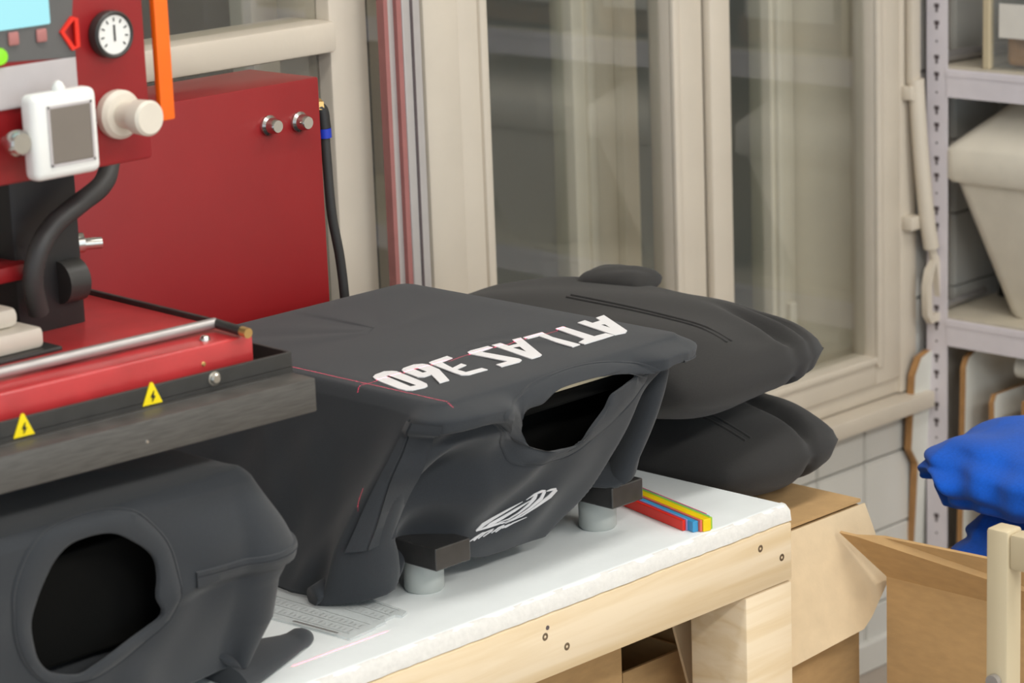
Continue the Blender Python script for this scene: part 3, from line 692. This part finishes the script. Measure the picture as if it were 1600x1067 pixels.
# control box
cb = obj('control_box', box(-1.26, -.8485, .100, .24, .5415, .86, bev=.003), 'red_paint', press, True)
obj('side_flange', box(-.8485, -.838, .118, .24, .5415, .86, bev=.002), 'red_paint', press, True)
pa = obj('keypad', prism([(-1.16, .665), (-.9325, .6500), (-.9325, .6575), (-.9475, .6755), (-.9335, .6870), (-.9310, .705), (-.9310, .80), (-1.16, .80)], lambda a, b, k: (a, .1005 - .0022 * k, b), 0), 'panel_grey', press, label='dark grey keypad')
obj('red_corner_ring', sweep_rect([(-.9475, .097, .6755), (-.936, .097, .6585), (-.9305, .097, .6600), (-.9305, .097, .6860), (-.9345, .097, .6870)], .0045, .003, closed=True), 'stick_red', press)
obj('display', box(-1.13, -.9595, .096, .099, .6845, .78, bev=.0015), 'screen_cyan', press, True, label='glowing pale cyan display')
for x, z in ((-.9705, .6750), (-1.0020, .6757), (-1.0335, .6764)): obj('key', box(x - .0058, x + .0058, .0955, .0985, z - .0062, z + .0062, bev=.0015), 'red_strip', press, True)
obj('indicator', lathe([(.008, 0), (.007, .003), (.003, .0045)], 18, Matrix.Translation((-1.0175, .0985, .661)) @ Matrix.Rotation(math.pi / 2, 4, 'X')), 'led_green', press, True)
obj('name_plate', box(-1.16, -.9325, .0980, .1005, .6115, .6505, bev=.0008), 'label_grey', press)
RX = Matrix.Rotation(math.pi / 2, 4, 'X')
g = obj('pressure_gauge', lathe([(.0215, 0), (.0225, .002), (.0225, .012), (.0205, .014), (.0185, .0125), (.0185, .0115)], 36, Matrix.Translation((-.8935, .1, .6672)) @ RX), 'black_metal', press, True)
gf = obj('gauge_dial', lathe([(.0186, .0110), (.0186, .0118)], 36, Matrix.Translation((-.8935, .1, .6672)) @ RX), 'white_plastic', g)
obj('gauge_needle', box(-.8945, -.8925, .0874, .0880, .661, .6765, M=None), 'ink', g)
for q in range(9):
    a = math.radians(-130 + q * 32.5); obj('dial_mark', box(-.0006, .0006, -.0004, .0004, .0125, .0160, M=Matrix.Translation((-.8935, .0878, .6672)) @ Matrix.Rotation(a, 4, 'Y')), 'ink', g)
kb = obj('regulator_knob', lathe([(.0225, 0), (.0235, .003), (.0235, .010), (.020, .014), (.0130, .015), (.0130, .034), (.0165, .036), (.0170, .052), (.0145, .055)], 30, Matrix.Translation((-.8905, .1, .5905)) @ RX), 'ivory_plastic', press, True)
obj('small_knob', lathe([(.005, 0), (.005, .012), (.0115, .014), (.0125, .022), (.0095, .027)], 22, Matrix.Translation((-1.0265, .088, .585)) @ Matrix.Rotation(math.pi / 2, 4, 'X')), 'chrome', press, True)
st = obj('orange_strip', box(-.8365, -.8195, .098, .106, .5755, .86, bev=.0015), 'orange', press, True, label='bright orange strip along the control box')

# digital display unit hung on the control box
tm = thing('digital_thermometer', 'small white digital display unit hanging on the red control box', 'thermometer', (-.98, .068, .547))
bm = newbm(); add_box(bm, -1.0165, -.9420, .056, .078, .5475, .6275, bev=.0075, seg=4); obj('case', bm, 'white_plastic', tm, True)
obj('magnet', box(-.995, -.965, .0782, .0978, .575, .605, bev=.002), 'dark_plastic', tm)
obj('screen', box(-.9985, -.9525, .0545, .058, .5620, .6135, bev=.001), 'lcd', tm)
bm = newbm()
for a in ((-1.0005, -.9505, .0545, .0605, .6135, .6158), (-1.0005, -.9505, .0545, .0605, .5598, .562), (-1.0008, -.9985, .0545, .0605, .5598, .6158), (-.9525, -.9502, .0545, .0605, .5598, .6158)): add_box(bm, *a)
obj('screen_rim', bm, 'label_grey', tm)
obj('hanging_loop', lathe([(.006, 0), (.0065, .003), (.004, .008), (.001, .010)], 16, Matrix.Translation((-.9785, .066, .6265))), 'white_plastic', tm, True)

# ================================================================== RED CABINET
cabn = thing('red_cabinet', 'plain red sheet-metal machine cabinet at the back of the bench', 'cabinet', (-.45, .615, 0))
obj('body', box(-.665, -.2355, .55, .68, .012, .5065, bev=.0025), 'red_paint', cabn, True)
for x in (-.62, -.28):
    for y in (.575, .655): obj('foot', cyl((x, y, 0), (x, y, .013), .014, 16), 'dark_plastic', cabn)
for x, z in ((-.321, .458), (-.272, .4555)):
    obj('knob', lathe([(.0125, 0), (.0128, .004), (.0098, .007), (.0092, .016), (.0075, .019)], 24, Matrix.Translation((x, .55, z)) @ RX), 'chrome', cabn, True)
cd = thing('air_line', 'black air line hanging down beside the red cabinet', 'hose', (-.21, .58, .004))
obj('line', tube([(-.2245, .556, .440), (-.2235, .556, .40), (-.220, .556, .33), (-.210, .556, .27), (-.205, .556, .20), (-.206, .556, .10), (-.20, .570, .012)], .0062, 10), 'hose', cd, True)
obj('elbow', tube([(-.236, .562, .466), (-.2265, .558, .463), (-.2245, .556, .440)], .0085, 12), 'dark_plastic', cd, True)
obj('collar', cyl((-.2243, .556, .440), (-.2240, .556, .428), .0082, 14), 'blue_ring', cd, True)
obj('brass_nut', cyl((-.2352, .562, .468), (-.2255, .559, .4675), .0098, 6), 'brass', cd)

# aluminium profile leaning on the window
al = thing('metal_profile', 'upright white and grey metal profile with dull red edges before the window', 'metal profile', (.085, .735, 0))
obj('channel', box(.0845, .118, .735, .757, .0, 1.30, bev=.0015), 'alu', al)
obj('channel_groove', box(.099, .103, .7335, .7365, .0, 1.30), 'slot_dark', al)
obj('edge_strip', box(.053, .0605, .738, .752, .0, 1.30), 'red_strip', al); obj('edge_strip', box(.0760, .0845, .737, .752, .0, 1.30), 'red_strip', al)
obj('web', box(.0605, .0760, .744, .752, .0, 1.30), 'alu', al)

# ================================================================== CUSHIONS
def cushion(name, label, cx, cy, zlo, zhi, hx, hy, rot=0.0, pinch=(), ph=0.0, flatb=.6, cornerup=0.0, group='black cushions beside the bench'):
    t = thing(name, label, 'cushion', (cx, cy, zlo), group)
    N = 56; bm = newbm(); R = Matrix.Rotation(rot, 3, 'Z'); zc = (zlo + zhi) / 2
    def pt(u, v, sgn):
        e = max(0.0, (1 - abs(u) ** 2.7)) * max(0.0, (1 - abs(v) ** 2.7))
        h = e ** .41
        # sides draw in between the corners
        uu = u * (1 - .07 * abs(v) ** 4); vv = v * (1 - .09 * abs(u) ** 4)   # rounded corners
        for (pu, pv, a, b, am) in pinch:
            d2 = ((u - pu) / a) ** 2 + ((v - pv) / b) ** 2; h -= am * math.exp(-d2) * e ** .3
        wv = .02 * math.sin(7 * u + 5 * v + ph) * e ** .5 + .03 * math.sin(13 * v - 4 * u + ph * 2) * (1 - e) * e ** .3
        amp = (zhi - zc) if sgn > 0 else (zc - zlo) * (1 - (1 - flatb) * 0)
        hh = h + wv * 1.2
        if sgn < 0: hh = min(hh, .93)
        p = R @ Vector((uu * hx, vv * hy, 0))
        return Vector((cx + p.x, cy + p.y, zc + sgn * amp * hh + cornerup * u * abs(u)))
    grids = []
    for sgn in (1, -1):
        g = [[bm.verts.new(pt(-1 + 2 * i / N, -1 + 2 * j / N, sgn)) for j in range(N + 1)] for i in range(N + 1)]; grids.append(g)
        for i in range(N):
            for j in range(N): bm.faces.new((g[i][j], g[i + 1][j], g[i + 1][j + 1], g[i][j + 1]))
    bmesh.ops.remove_doubles(bm, verts=bm.verts, dist=.0004)
    obj('cover', bm, 'cushion', t, True, angle=100)
    def seam(path, r=.0016):
        obj('seam', tube([pt(u, v, s) + Vector((0, 0, .0006 * s)) for u, v, s in path], r, 6, smooth=2), 'cushion', t, True)
    return t, seam
c1_, seam = cushion('cushion', 'black cushion lying on the carton, under the other cushion', .124, .335, -.0585, .076, .120, .245, 0, pinch=[(.30, -.85, .10, .30, .42)], ph=.5)
seam([(-.55 + .0 * k, -1 + .12 * k, 1) for k in range(1, 9)]); seam([(-.47, -1 + .12 * k, 1) for k in range(1, 9)])
c2_, seam = cushion('cushion', 'large black cushion on top of the stack behind the lettered shirt', .042, .335, .073, .206, .155, .262, .04, pinch=[(.42, -.80, .09, .22, .40), (.66, -.8, .05, .25, .25), (.2, -.9, .3, .05, .1)], ph=1.7)
seam([(-.25, -1 + .14 * k, 1) for k in range(1, 9)]); seam([(-.19, -1 + .14 * k, 1) for k in range(1, 9)])
c3_, seam = cushion('cushion', 'small rounded black cushion peeking over the back of the stack', .140, .40, .178, .216, .042, .050, .3, ph=.9)

# ================================================================== SMALL THINGS ON THE BENCH
rl = thing('clear_ruler', 'clear plastic measuring plate with grey printed scales on the bench', 'ruler', (-.61, .15, 0))
A_, B_, C_, D_ = Vector((-.660, .064)), Vector((-.563, .075)), Vector((-.552, .300)), Vector((-.676, .285))
def RP(u, v): p = (A_ * (1 - u) + B_ * u) * (1 - v) + (D_ * (1 - u) + C_ * u) * v; return p
out = [(0, 0), (.42, .0), (.45, .012), (.62, .012), (.66, .035), (.83, .035), (.87, .0), (1, .02), (1, 1), (0, 1)]
obj('plate', prism(out, lambda a, b, k: (RP(a, b).x, RP(a, b).y, .0004 + .0028 * k), 0), 'clear_plastic', rl)
for u in (.10, .27, .44, .61, .78, .95):
    w_ = .006; obj('scale_line', prism([(u, .05), (u + w_, .05), (u + w_, .95), (u, .95)], lambda a, b, k: (RP(a, b).x, RP(a, b).y, .0033 + .0002 * k), 0), 'scale_print', rl)
bm = newbm()
for u in (.14, .31, .65, .82):
    for q in range(26):
        v = .07 + q * .034; hgt = .05 if q % 2 else .08
        vs = [bm.verts.new((RP(a, b).x, RP(a, b).y, .0034)) for a, b in ((u, v), (u + hgt, v), (u + hgt, v + .007), (u, v + .007))]; bm.faces.new(vs)
tk = obj('tick_marks', bm, 'scale_print', rl); tk['kind'] = 'stuff'
obj('edge_slot', prism([(.03, .10), (.06, .10), (.06, .40), (.03, .40)], lambda a, b, k: (RP(a, b).x, RP(a, b).y, .0033 + .0003 * k), 0), 'steel', rl)

rs = thing('coloured_slats', 'folded bundle of red, blue, yellow and green slats on the bench', 'slats', (-.14, .09, 0))
ang = math.atan2(.031, .124); ex = Vector((math.cos(ang), -math.sin(ang), 0)); ey = Vector((math.sin(ang), math.cos(ang), 0))
base = Vector((-.1605, .034, 0)); off = 0
for nm, wd, st_, hh, m in (('slat', .0045, .0, .0130, 'stick_red'), ('slat', .0015, -.002, .0142, 'stick_lilac'), ('slat', .0080, -.012, .0132, 'stick_blue'), ('slat', .0030, -.016, .0146, 'stick_pink'), ('slat', .0110, -.018, .0150, 'stick_yellow'), ('slat', .0050, -.014, .0146, 'stick_green'), ('slat', .0022, -.006, .0142, 'stick_blue'), ('slat', .0028, .004, .0136, 'stick_red')):
    M_ = Matrix(((ex.x, ey.x, 0, base.x), (ex.y, ey.y, 0, base.y), (0, 0, 1, 0), (0, 0, 0, 1)))
    b_ = box(off, off + wd - .0002, st_, .150, .0003, hh, bev=.0006); bmesh.ops.transform(b_, matrix=M_, verts=b_.verts)
    obj(nm, b_, m, rs); off += wd

# ================================================================== CARTONS
def panel(pts, th, n):
    """flat board through the 3D outline pts, thickness th along n"""
    bm = newbm(); n = Vector(n).normalized() * th; lo = [bm.verts.new(Vector(p)) for p in pts]; hi = [bm.verts.new(Vector(p) + n) for p in pts]; k = len(pts)
    for i in range(k): bm.faces.new((lo[i], lo[(i + 1) % k], hi[(i + 1) % k], hi[i]))
    bm.faces.new(lo[::-1]); bm.faces.new(hi); return bm
CT = .004
cx_ = thing('carton', 'tall carton under the cushions with its flaps folded out', 'carton', (.12, .35, FL), 'cardboard cartons')
x0, x1, y0, y1, z1 = .012, .222, .070, .60, -.060
obj('top_panel', box(x0, x1, y0 - .004, y1, z1 - CT, z1), 'cardboard', cx_)
for a in ((x0, x1, y0, y0 + CT), (x0, x1, y1 - CT, y1), (x0, x0 + CT, y0 + CT, y1 - CT), (x1 - CT, x1, y0 + CT, y1 - CT)):
    obj('side_panel', box(a[0], a[1], a[2], a[3], FL, z1 - CT - .004), 'cardboard', cx_)
obj('front_flap', panel([(.003, .064, -.066), (.223, .064, -.066), (.2365, .034, -.1615), (.181, .022, -.1995), (.161, .019, -.209), (.003, .0165, -.217)], CT, (0, -.954, .30)), 'cardboard_light', cx_)
obj('side_flap', panel([(x1 + .001, y0, z1 - .10), (x1 + .001, y0 + .10, z1 - .10), (x1 + .03, y0 + .10, z1 - .30), (x1 + .012, y0 + .03, z1 - .36)], CT, (1, 0, .1)), 'cardboard_dark', cx_)
cb_ = thing('carton', 'brown carton stored under the bench beside the dark gap', 'carton', (-.4, .32, FL), 'cardboard cartons')
def carton_box(t, x0, x1, y0, y1, z0, z1, m='cardboard', top=True):
    for a in ((x0, x1, y0, y0 + CT), (x0, x1, y1 - CT, y1), (x0, x0 + CT, y0 + CT, y1 - CT), (x1 - CT, x1, y0 + CT, y1 - CT)):
        obj('side_panel', box(a[0], a[1], a[2], a[3], z0, z1), m, t)
    obj('bottom_panel', box(x0 + CT, x1 - CT, y0 + CT, y1 - CT, z0, z0 + CT), m, t)
    if top: obj('top_panel', box(x0, x1, y0, y1, z1, z1 + CT), m, t)
carton_box(cb_, -.62, -.147, .15, .62, FL, -.125)
cc_ = thing('carton', 'pale carton under the bench with one corner flap standing up', 'carton', (-.05, .33, FL), 'cardboard cartons')
carton_box(cc_, -.124, -.004, .17, .60, FL, -.22, m='cardboard', top=False)
obj('corner_flap', panel([(-.085, .13, -.12), (-.006, .13, -.12), (-.006, .13, -.30), (-.030, .13, -.30)], CT, (0, 1, 0)), 'cardboard_light', cc_)
# big open carton in front of the shelving
bgc = thing('carton', 'large open carton in front of the shelving, blue clothes inside', 'carton', (.43, -.25, FL), 'cardboard cartons')
X0, X1, Y0, Y1, Z1 = .20, .66, -.52, .009, -.147
for a in ((X0, X0 + CT, Y0, Y1), (X1 - CT, X1, Y0, Y1), (X0 + CT, X1 - CT, Y0, Y0 + CT), (X0 + CT, X1 - CT, Y1 - CT, Y1)):
    obj('side_panel', box(a[0], a[1], a[2], a[3], FL, Z1), 'cardboard', bgc)
obj('bottom_panel', box(X0 + CT, X1 - CT, Y0 + CT, Y1 - CT, FL, FL + CT), 'cardboard', bgc)
obj('flap', panel([(X0, Y0, Z1), (X0, Y1, Z1), (X0 - .050, Y1 + .036, Z1 + .064), (X0 - .045, Y1 + .015, Z1 + .062), (X0 - .036, Y1 - .022, Z1 + .0655), (X0 - .034, Y0, Z1 + .078)], CT, (1, 0, .4)), 'cardboard', bgc)
obj('flap', panel([(X0 + .06, Y1 + .001, Z1), (X1 - .01, Y1 + .001, Z1), (X1 - .03, Y1 + .05, Z1 - .13), (X0 + .075, Y1 + .05, Z1 - .13)], CT, (0, 1, .3)), 'cardboard_dark', bgc)
obj('flap', panel([(X1, Y0, Z1), (X1, Y1, Z1), (X1 + .12, Y1 - .02, Z1 - .08), (X1 + .12, Y0 + .02, Z1 - .08)], CT, (1, 0, 1)), 'cardboard', bgc)

# ================================================================== BLUE CLOTHES
def roll_garment(name, label, x0, x1, y0, y1, zlo, zhi, ph, pit):
    """folded garment: a loose roll with creases gathered at its +Y end"""
    t = thing(name, label, 'garment', ((x0 + x1) / 2, (y0 + y1) / 2, zlo), 'blue garments in the open carton')
    bm = newbm(); NU, NV = 150, 96; rows = []
    cx, cz = (x0 + x1) / 2, (zlo + zhi) / 2; rx, rz = (x1 - x0) / 2, (zhi - zlo) / 2
    for i in range(NU + 1):
        u = i / NU; y = y1 + (y0 - y1) * u
        end = min(1.0, (u / .085)) ** .5
        tail = min(1.0, (1 - u) / .05) ** .5
        row = []
        for j in range(NV):
            a = 6.28318 * j / NV
            gather = math.exp(-u / .22)
            w_ = 1 + .10 * gather * math.sin(6 * a + 9 * u + ph) + .05 * gather * math.sin(11 * a - 14 * u + ph) + .04 * math.sin(3 * a + 8 * u + ph)
            r = (.42 + .58 * end) * tail * w_
            cc, ss = math.cos(a), math.sin(a)
            sx = math.copysign(abs(cc) ** .8, cc); sz = math.copysign(abs(ss) ** .8, ss)
            p = Vector((cx + rx * sx * r, y, cz + rz * sz * r))
            if cc < .35:                                     # creases gathered round the hollow of the rolled sleeve
                d = math.hypot((p.y - pit[0]) * .8, p.z - pit[1]); k = sstep(.35, -.2, cc)
                p.x += k * (.045 * math.exp(-(d / .020) ** 2) + pit[2] * .010 * math.sin(d * 150 + ph) * math.exp(-d / .085))
                p.z += k * pit[2] * .004 * math.sin(d * 110) * math.exp(-d / .1)
            p.z = max(zlo, p.z); row.append(bm.verts.new(p))
        rows.append(row)
    for a, b in zip(rows, rows[1:]):
        for j in range(NV): bm.faces.new((a[j], a[(j + 1) % NV], b[(j + 1) % NV], b[j]))
    # hollow of the rolled end
    c0 = [bm.verts.new(Vector((cx, y1 - .05, cz)) + (v.co - Vector((cx, y1, cz))) * .45) for v in rows[0]]
    for j in range(NV): bm.faces.new((rows[0][j], rows[0][(j + 1) % NV], c0[(j + 1) % NV], c0[j]))
    bm.faces.new(c0); bm.faces.new(rows[-1])
    obj('cloth', bm, 'blue_fabric', t, True, angle=120); return t
roll_garment('folded_garment', 'royal blue garment rolled up on top of the pile in the carton', .27, .56, -.50, .052, -.082, .005, .3, (.010, -.050, 1.0))
roll_garment('folded_garment', 'royal blue folded garment underneath the rolled one', .27, .56, -.50, .002, -.205, -.093, 2.2, (-.04, -.15, .9))
obj('inner_fill', box(X0 + CT + .002, X1 - CT - .002, Y0 + CT + .002, Y1 - CT - .002, -.32, -.209, bev=.02), 'cardboard_dark', bgc)

# ================================================================== SHELVING AND WHAT STANDS ON IT
SX = 1.345
shf = thing('shelving_unit', 'pale lilac-white boltless metal shelving along the right wall', 'shelving', (1.55, .0, FL))
def upright(x0, y0, sgnx, sgny):
    bm = newbm()
    add_box(bm, x0, x0 + .002 * sgnx if sgnx > 0 else x0, y0, y0, 0, 0) if False else None
    xa, xb = sorted((x0, x0 + .002 * sgnx)); ya, yb = sorted((y0, y0 + .045 * sgny)); add_box(bm, xa, xb, ya, yb, FL, 1.3)
    xa, xb = sorted((x0, x0 + .040 * sgnx)); ya, yb = sorted((y0, y0 + .002 * sgny)); add_box(bm, xa, xb, ya, yb, FL, 1.3)
    return obj('upright', bm, 'shelf_paint', shf)
up = upright(SX, .780, 1, -1); upright(SX, -.95, 1, 1); upright(1.745, .780, -1, -1); upright(1.745, -.95, -1, 1)
# keyhole slots in the front upright
bmT = prism([(-.005, .006), (-.005, -.0005), (-.0022, -.0015), (-.0022, -.009), (.0022, -.009), (.0022, -.0015), (.005, -.0005), (.005, .006)], lambda a, b, k: (SX - .0004 * k - .0001, .757 + a, b), 0)
tslot = obj('slot', bmT, 'slot_dark', up); tslot.location = (0, 0, -.50)
bmD = cyl((SX - .0005, .757, 0), (SX, .757, 0), .0021, 8); dot = obj('slot', bmD, 'slot_dark', up); dot.location = (0, 0, -.53)
z = -.50 + .0875
while z < .68:
    for dz in (0, .0292):
        copy_part(tslot, up, (0, 0, z + dz))
    copy_part(dot, up, (0, 0, z + .0292 * 2)); z += .0875
LEV = (-.63, -.136, .300, .735)
for zt_ in LEV:
    for xx in (SX + .0005, 1.743):
        bm = newbm(); xa = xx if xx < 1.5 else xx - .002
        add_box(bm, xa - (.002 if xx < 1.5 else 0), xa + .001, -.95, .735, zt_ - .048, zt_); add_box(bm, xa - .0035 if xx < 1.5 else xa, xa + .012 if xx < 1.5 else xa + .002, -.95, .735, zt_ - .012, zt_ - .002)
        obj('beam', bm, 'shelf_paint', shf)
    for yy in (.776, -.948): obj('beam', box(SX + .003, 1.742, yy, yy + .002, zt_ - .048, zt_), 'shelf_paint', shf)
    obj('shelf_board', box(SX + .004, 1.742, -.945, .772, zt_ - .008, zt_ + .004), 'shelf_board', shf)
def bin_(label, yc, x0, z0, wy=.345, dx=.36, h=.245):
    t = thing('storage_bin', label, 'bin', (x0 + dx / 2, yc, z0), 'pale storage bins on the shelving')
    bm = newbm(); top = (wy / 2 - .012, dx / 2 - .012); bot = (wy / 2 - .095, dx / 2 - .06); NS = 8
    def ring(hy, hx, z, r=.03):
        P = []
        for sx_, sy_, a0 in ((1, 1, 0), (-1, 1, 1), (-1, -1, 2), (1, -1, 3)):
            for k in range(NS):
                a = (a0 + k / (NS - 1)) * math.pi / 2; P.append((x0 + dx / 2 + sx_ * (hx - r) + r * math.cos(a), yc + sy_ * (hy - r) + r * math.sin(a), z))
        return [bm.verts.new(p) for p in P]
    rs_ = [ring(bot[0] - .004, bot[1] - .004, z0), ring(bot[0], bot[1], z0 + .006), ring(top[0], top[1], z0 + h)]
    for a, b in zip(rs_, rs_[1:]):
        for i in range(len(a)): bm.faces.new((a[i], a[(i + 1) % len(a)], b[(i + 1) % len(a)], b[i]))
    bm.faces.new(rs_[0]); bm.faces.new(rs_[-1]); obj('tub', bm, 'bin', t, True, angle=50)
    bm = newbm(); zl = z0 + h
    rs_ = [ring(wy / 2 - .004, dx / 2 - .004, zl - .006), ring(wy / 2, dx / 2, zl), ring(wy / 2, dx / 2, zl + .048), ring(wy / 2 - .006, dx / 2 - .006, zl + .056), ring(wy / 2 - .080, dx / 2 - .085, zl + .126, .035), ring(wy / 2 - .100, dx / 2 - .105, zl + .131, .03)]
    for a, b in zip(rs_, rs_[1:]):
        for i in range(len(a)): bm.faces.new((a[i], a[(i + 1) % len(a)], b[(i + 1) % len(a)], b[i]))
    bm.faces.new(rs_[0]); bm.faces.new(rs_[-1]); obj('lid', bm, 'bin', t, True, angle=40)
    return t
bin_('pale plastic bin with a sloping lid nearest the window', .575, SX - .005, -.132)
bin_('pale plastic bin with a sloping lid, second along the shelf', .205, SX - .005, -.132)
bin_('pale plastic bin with a sloping lid, farthest from the window', -.165, SX - .005, -.132)
tb = thing('black_tool', 'small black box lying beside the bin on the shelf', 'tool box', (1.62, .735, -.132))
obj('case', box(1.52, 1.72, .712, .752, -.132, -.078, bev=.005), 'dark_plastic', tb); obj('grip', tube([(1.53, .704, -.10), (1.60, .70, -.092), (1.70, .704, -.10)], .005, 8), 'panel_grey', tb, True)
rd = tag(obj('metal_rod', cyl((1.37, .755, -.118), (1.50, .765, -.118), .006, 12), 'steel', None, True), 'thin steel rod lying at the back of the bin shelf', 'rod')
rd2 = tag(obj('metal_rod', cyl((1.37, .76, .316), (1.74, .70, .316), .010, 14), 'steel', None, True), 'grey rod lying on the upper shelf by the window', 'rod')
def clear_box(label, y0, y1, x0, z0, h, cat='box'):
    t = thing('storage_box', label, cat, (x0 + .17, (y0 + y1) / 2, z0), 'labelled boxes on the upper shelf')
    for a in ((x0, x0 + .003, y0, y1), (x0 + .34, x0 + .343, y0, y1), (x0, x0 + .343, y0, y0 + .003), (x0, x0 + .343, y1 - .003, y1)):
        obj('wall', box(a[0], a[1], a[2], a[3], z0, z0 + h), 'box_plastic', t)
    obj('floor_panel', box(x0 + .003, x0 + .34, y0 + .003, y1 - .003, z0, z0 + .003), 'box_plastic', t)
    for yy in (y0, y1 - .014): obj('corner_post', box(x0 - .004, x0 + .010, yy, yy + .014, z0, z0 + h, bev=.002), 'cream_wood', t)
    obj('contents', box(x0 + .02, x0 + .32, y0 + .02, y1 - .03, z0 + .004, z0 + h * .30, bev=.01), 'board_brown', t)
    obj('contents', box(x0 + .03, x0 + .30, y0 + .03, y1 - .06, z0 + h * .31, z0 + h * .62, bev=.01), 'panel_grey', t)
    obj('paper_label', box(x0 - .0025, x0 - .0005, y0 + .06, y1 - .032, z0 + .055, z0 + .112), 'paper', t)
    obj('rim', box(x0 - .006, x0 + .349, y0 - .004, y1 + .004, z0 + h, z0 + h + .012, bev=.003), 'cream_wood', t)
clear_box('clear box with a white paper label on the upper shelf, nearest the window', .375, .668, SX + .01, .304, .20)
clear_box('clear box with a white paper label on the upper shelf, middle one', .03, .33, SX + .01, .304, .20)
clear_box('clear box with a white paper label on the upper shelf, farthest one', -.32, -.02, SX + .01, .304, .20)
# laminated boards stored upright under the bins
def board(label, pts, th, name='laminated_board'):
    """pts: outline (x, z) of the board's white face; it stands across the shelf at y, its brown edge towards the room"""
    y, outline, lean = pts
    t = thing(name, label, 'board', (outline[0][0], y, min(z for _, z in outline)), 'laminated boards stored on the lower shelf')
    obj('core', prism(outline, lambda a, b, k: (a, y + lean * (b + .626) - th * k, b), 0), 'board_brown', t)
    inn = [(a + .0035, b) for a, b in outline]
    obj('face', prism(inn, lambda a, b, k: (a, y + lean * (b + .626) - th - .0006 - .0008 * k, b), 0), 'laminate', t)
    return t
board('white board with a brown rounded edge sticking out past the upright', (.806, [(1.318, -.626), (1.318, -.40), (1.296, -.37), (1.296, -.235), (1.312, -.205), (1.335, -.198), (1.70, -.198), (1.70, -.626)], -.06), .012)
board('tall white board with a brown edge right behind the shelf upright', (.72, [(1.352, -.626), (1.352, -.22), (1.36, -.205), (1.375, -.198), (1.70, -.198), (1.70, -.626)], -.02), .009)
board('shorter white board with a brown edge, third in the row', (.645, [(1.352, -.626), (1.352, -.275), (1.36, -.262), (1.70, -.262), (1.70, -.626)], .02), .008)
board('narrow yellowish board at the end of the row', (.585, [(1.352, -.626), (1.352, -.262), (1.70, -.262), (1.70, -.626)], .0), .018)
rp = tag(obj('rolled_sheet', tube([(1.40, .62, -.215), (1.40, .30, -.215)], .020, 16, smooth=0), 'laminate', None, True), 'pale grey rolled sheet lying on top of the stored boards', 'roll')

# ================================================================== CREAM FRAME IN THE NEAR RIGHT CORNER
fr = thing('wooden_stand', 'cream wooden stand with an upright post, close by in the lower right corner', 'stand', (-.10, -.50, FL))
obj('post', box(-.150, -.122, -.412, -.384, FL, .0845, bev=.004), 'cream_wood', fr, True)
obj('post', box(-.150, -.122, -.80, -.772, FL, .0845, bev=.004), 'cream_wood', fr, True)
obj('top_rail', box(-.148, -.124, -.772, -.412, .042, .082, bev=.004), 'cream_wood', fr, True)
obj('low_rail', box(-.148, -.124, -.772, -.412, -.60, -.56, bev=.004), 'cream_wood', fr, True)
obj('post', box(.10, .128, -.412, -.384, FL, -.30, bev=.004), 'cream_wood', fr, True); obj('side_rail', box(-.122, .10, -.408, -.388, -.60, -.56, bev=.004), 'cream_wood', fr, True)
obj('bracket', cyl((-.151, -.398, -.085), (-.158, -.398, -.085), .008, 14), 'steel', fr, True)

# ================================================================== LASER GUIDE ABOVE THE PRINT
lz_ = thing('laser_guide', 'small black laser line module hanging above the lettered shirt', 'laser', (-.5, .5, .92))
obj('housing', cyl((-.5, .5, .925), (-.5, .5, .99), .012, 20), 'dark_plastic', lz_, True); obj('stalk', cyl((-.5, .5, .99), (-.5, .5, 2.12), .005, 10), 'steel', lz_, True)
ld = bpy.data.lights.new('laser_cross', 'POINT'); ld.energy = 1.0; ld.shadow_soft_size = 0.0; ld.use_nodes = True
lo_ = link('laser_cross', ld); lo_.location = (-.5, .5, .92)
nt = ld.node_tree; nt.nodes.clear(); out_ = nt.nodes.new('ShaderNodeOutputLight'); em = nt.nodes.new('ShaderNodeEmission'); em.inputs[0].default_value = (1, .03, .10, 1)
tc = nt.nodes.new('ShaderNodeTexCoord'); sp = nt.nodes.new('ShaderNodeSeparateXYZ'); nt.links.new(tc.outputs['Normal'], sp.inputs[0])
def mth(op, a, b=None, c=None):
    n_ = nt.nodes.new('ShaderNodeMath'); n_.operation = op
    for i, v in enumerate((a, b, c)):
        if v is None: continue
        if hasattr(v, 'node'): nt.links.new(v, n_.inputs[i])
        else: n_.inputs[i].default_value = v
    return n_.outputs[0]
az = mth('ABSOLUTE', sp.outputs[2]); tx = mth('DIVIDE', sp.outputs[0], az); ty = mth('DIVIDE', sp.outputs[1], az)
# line across (along X): y/z slope fixed;  line along Y: x/z slope fixed
def line(coord, centre, half, other, lo, hi):
    a = mth('LESS_THAN', mth('ABSOLUTE', mth('SUBTRACT', coord, centre)), half)
    return mth('MULTIPLY', a, mth('MULTIPLY', mth('GREATER_THAN', other, lo), mth('LESS_THAN', other, hi)))
la = mth('MAXIMUM', line(ty, -.4825, .0011, tx, -.27, -.10), line(ty, -.4825, .0011, tx, -.058, .43)); lb = line(tx, -.0335, .0011, ty, -.675, -.16)
nt.links.new(mth('MULTIPLY', mth('MAXIMUM', la, lb), 300.0), em.inputs[1]); nt.links.new(em.outputs[0], out_.inputs[0])

# ------------------------------------------------------------------ lift everything so that the floor is at z = 0
for o in list(scene.objects):
    if o.parent is None and o is not cam: o.location.z += TZ
bpy.context.view_layer.update()
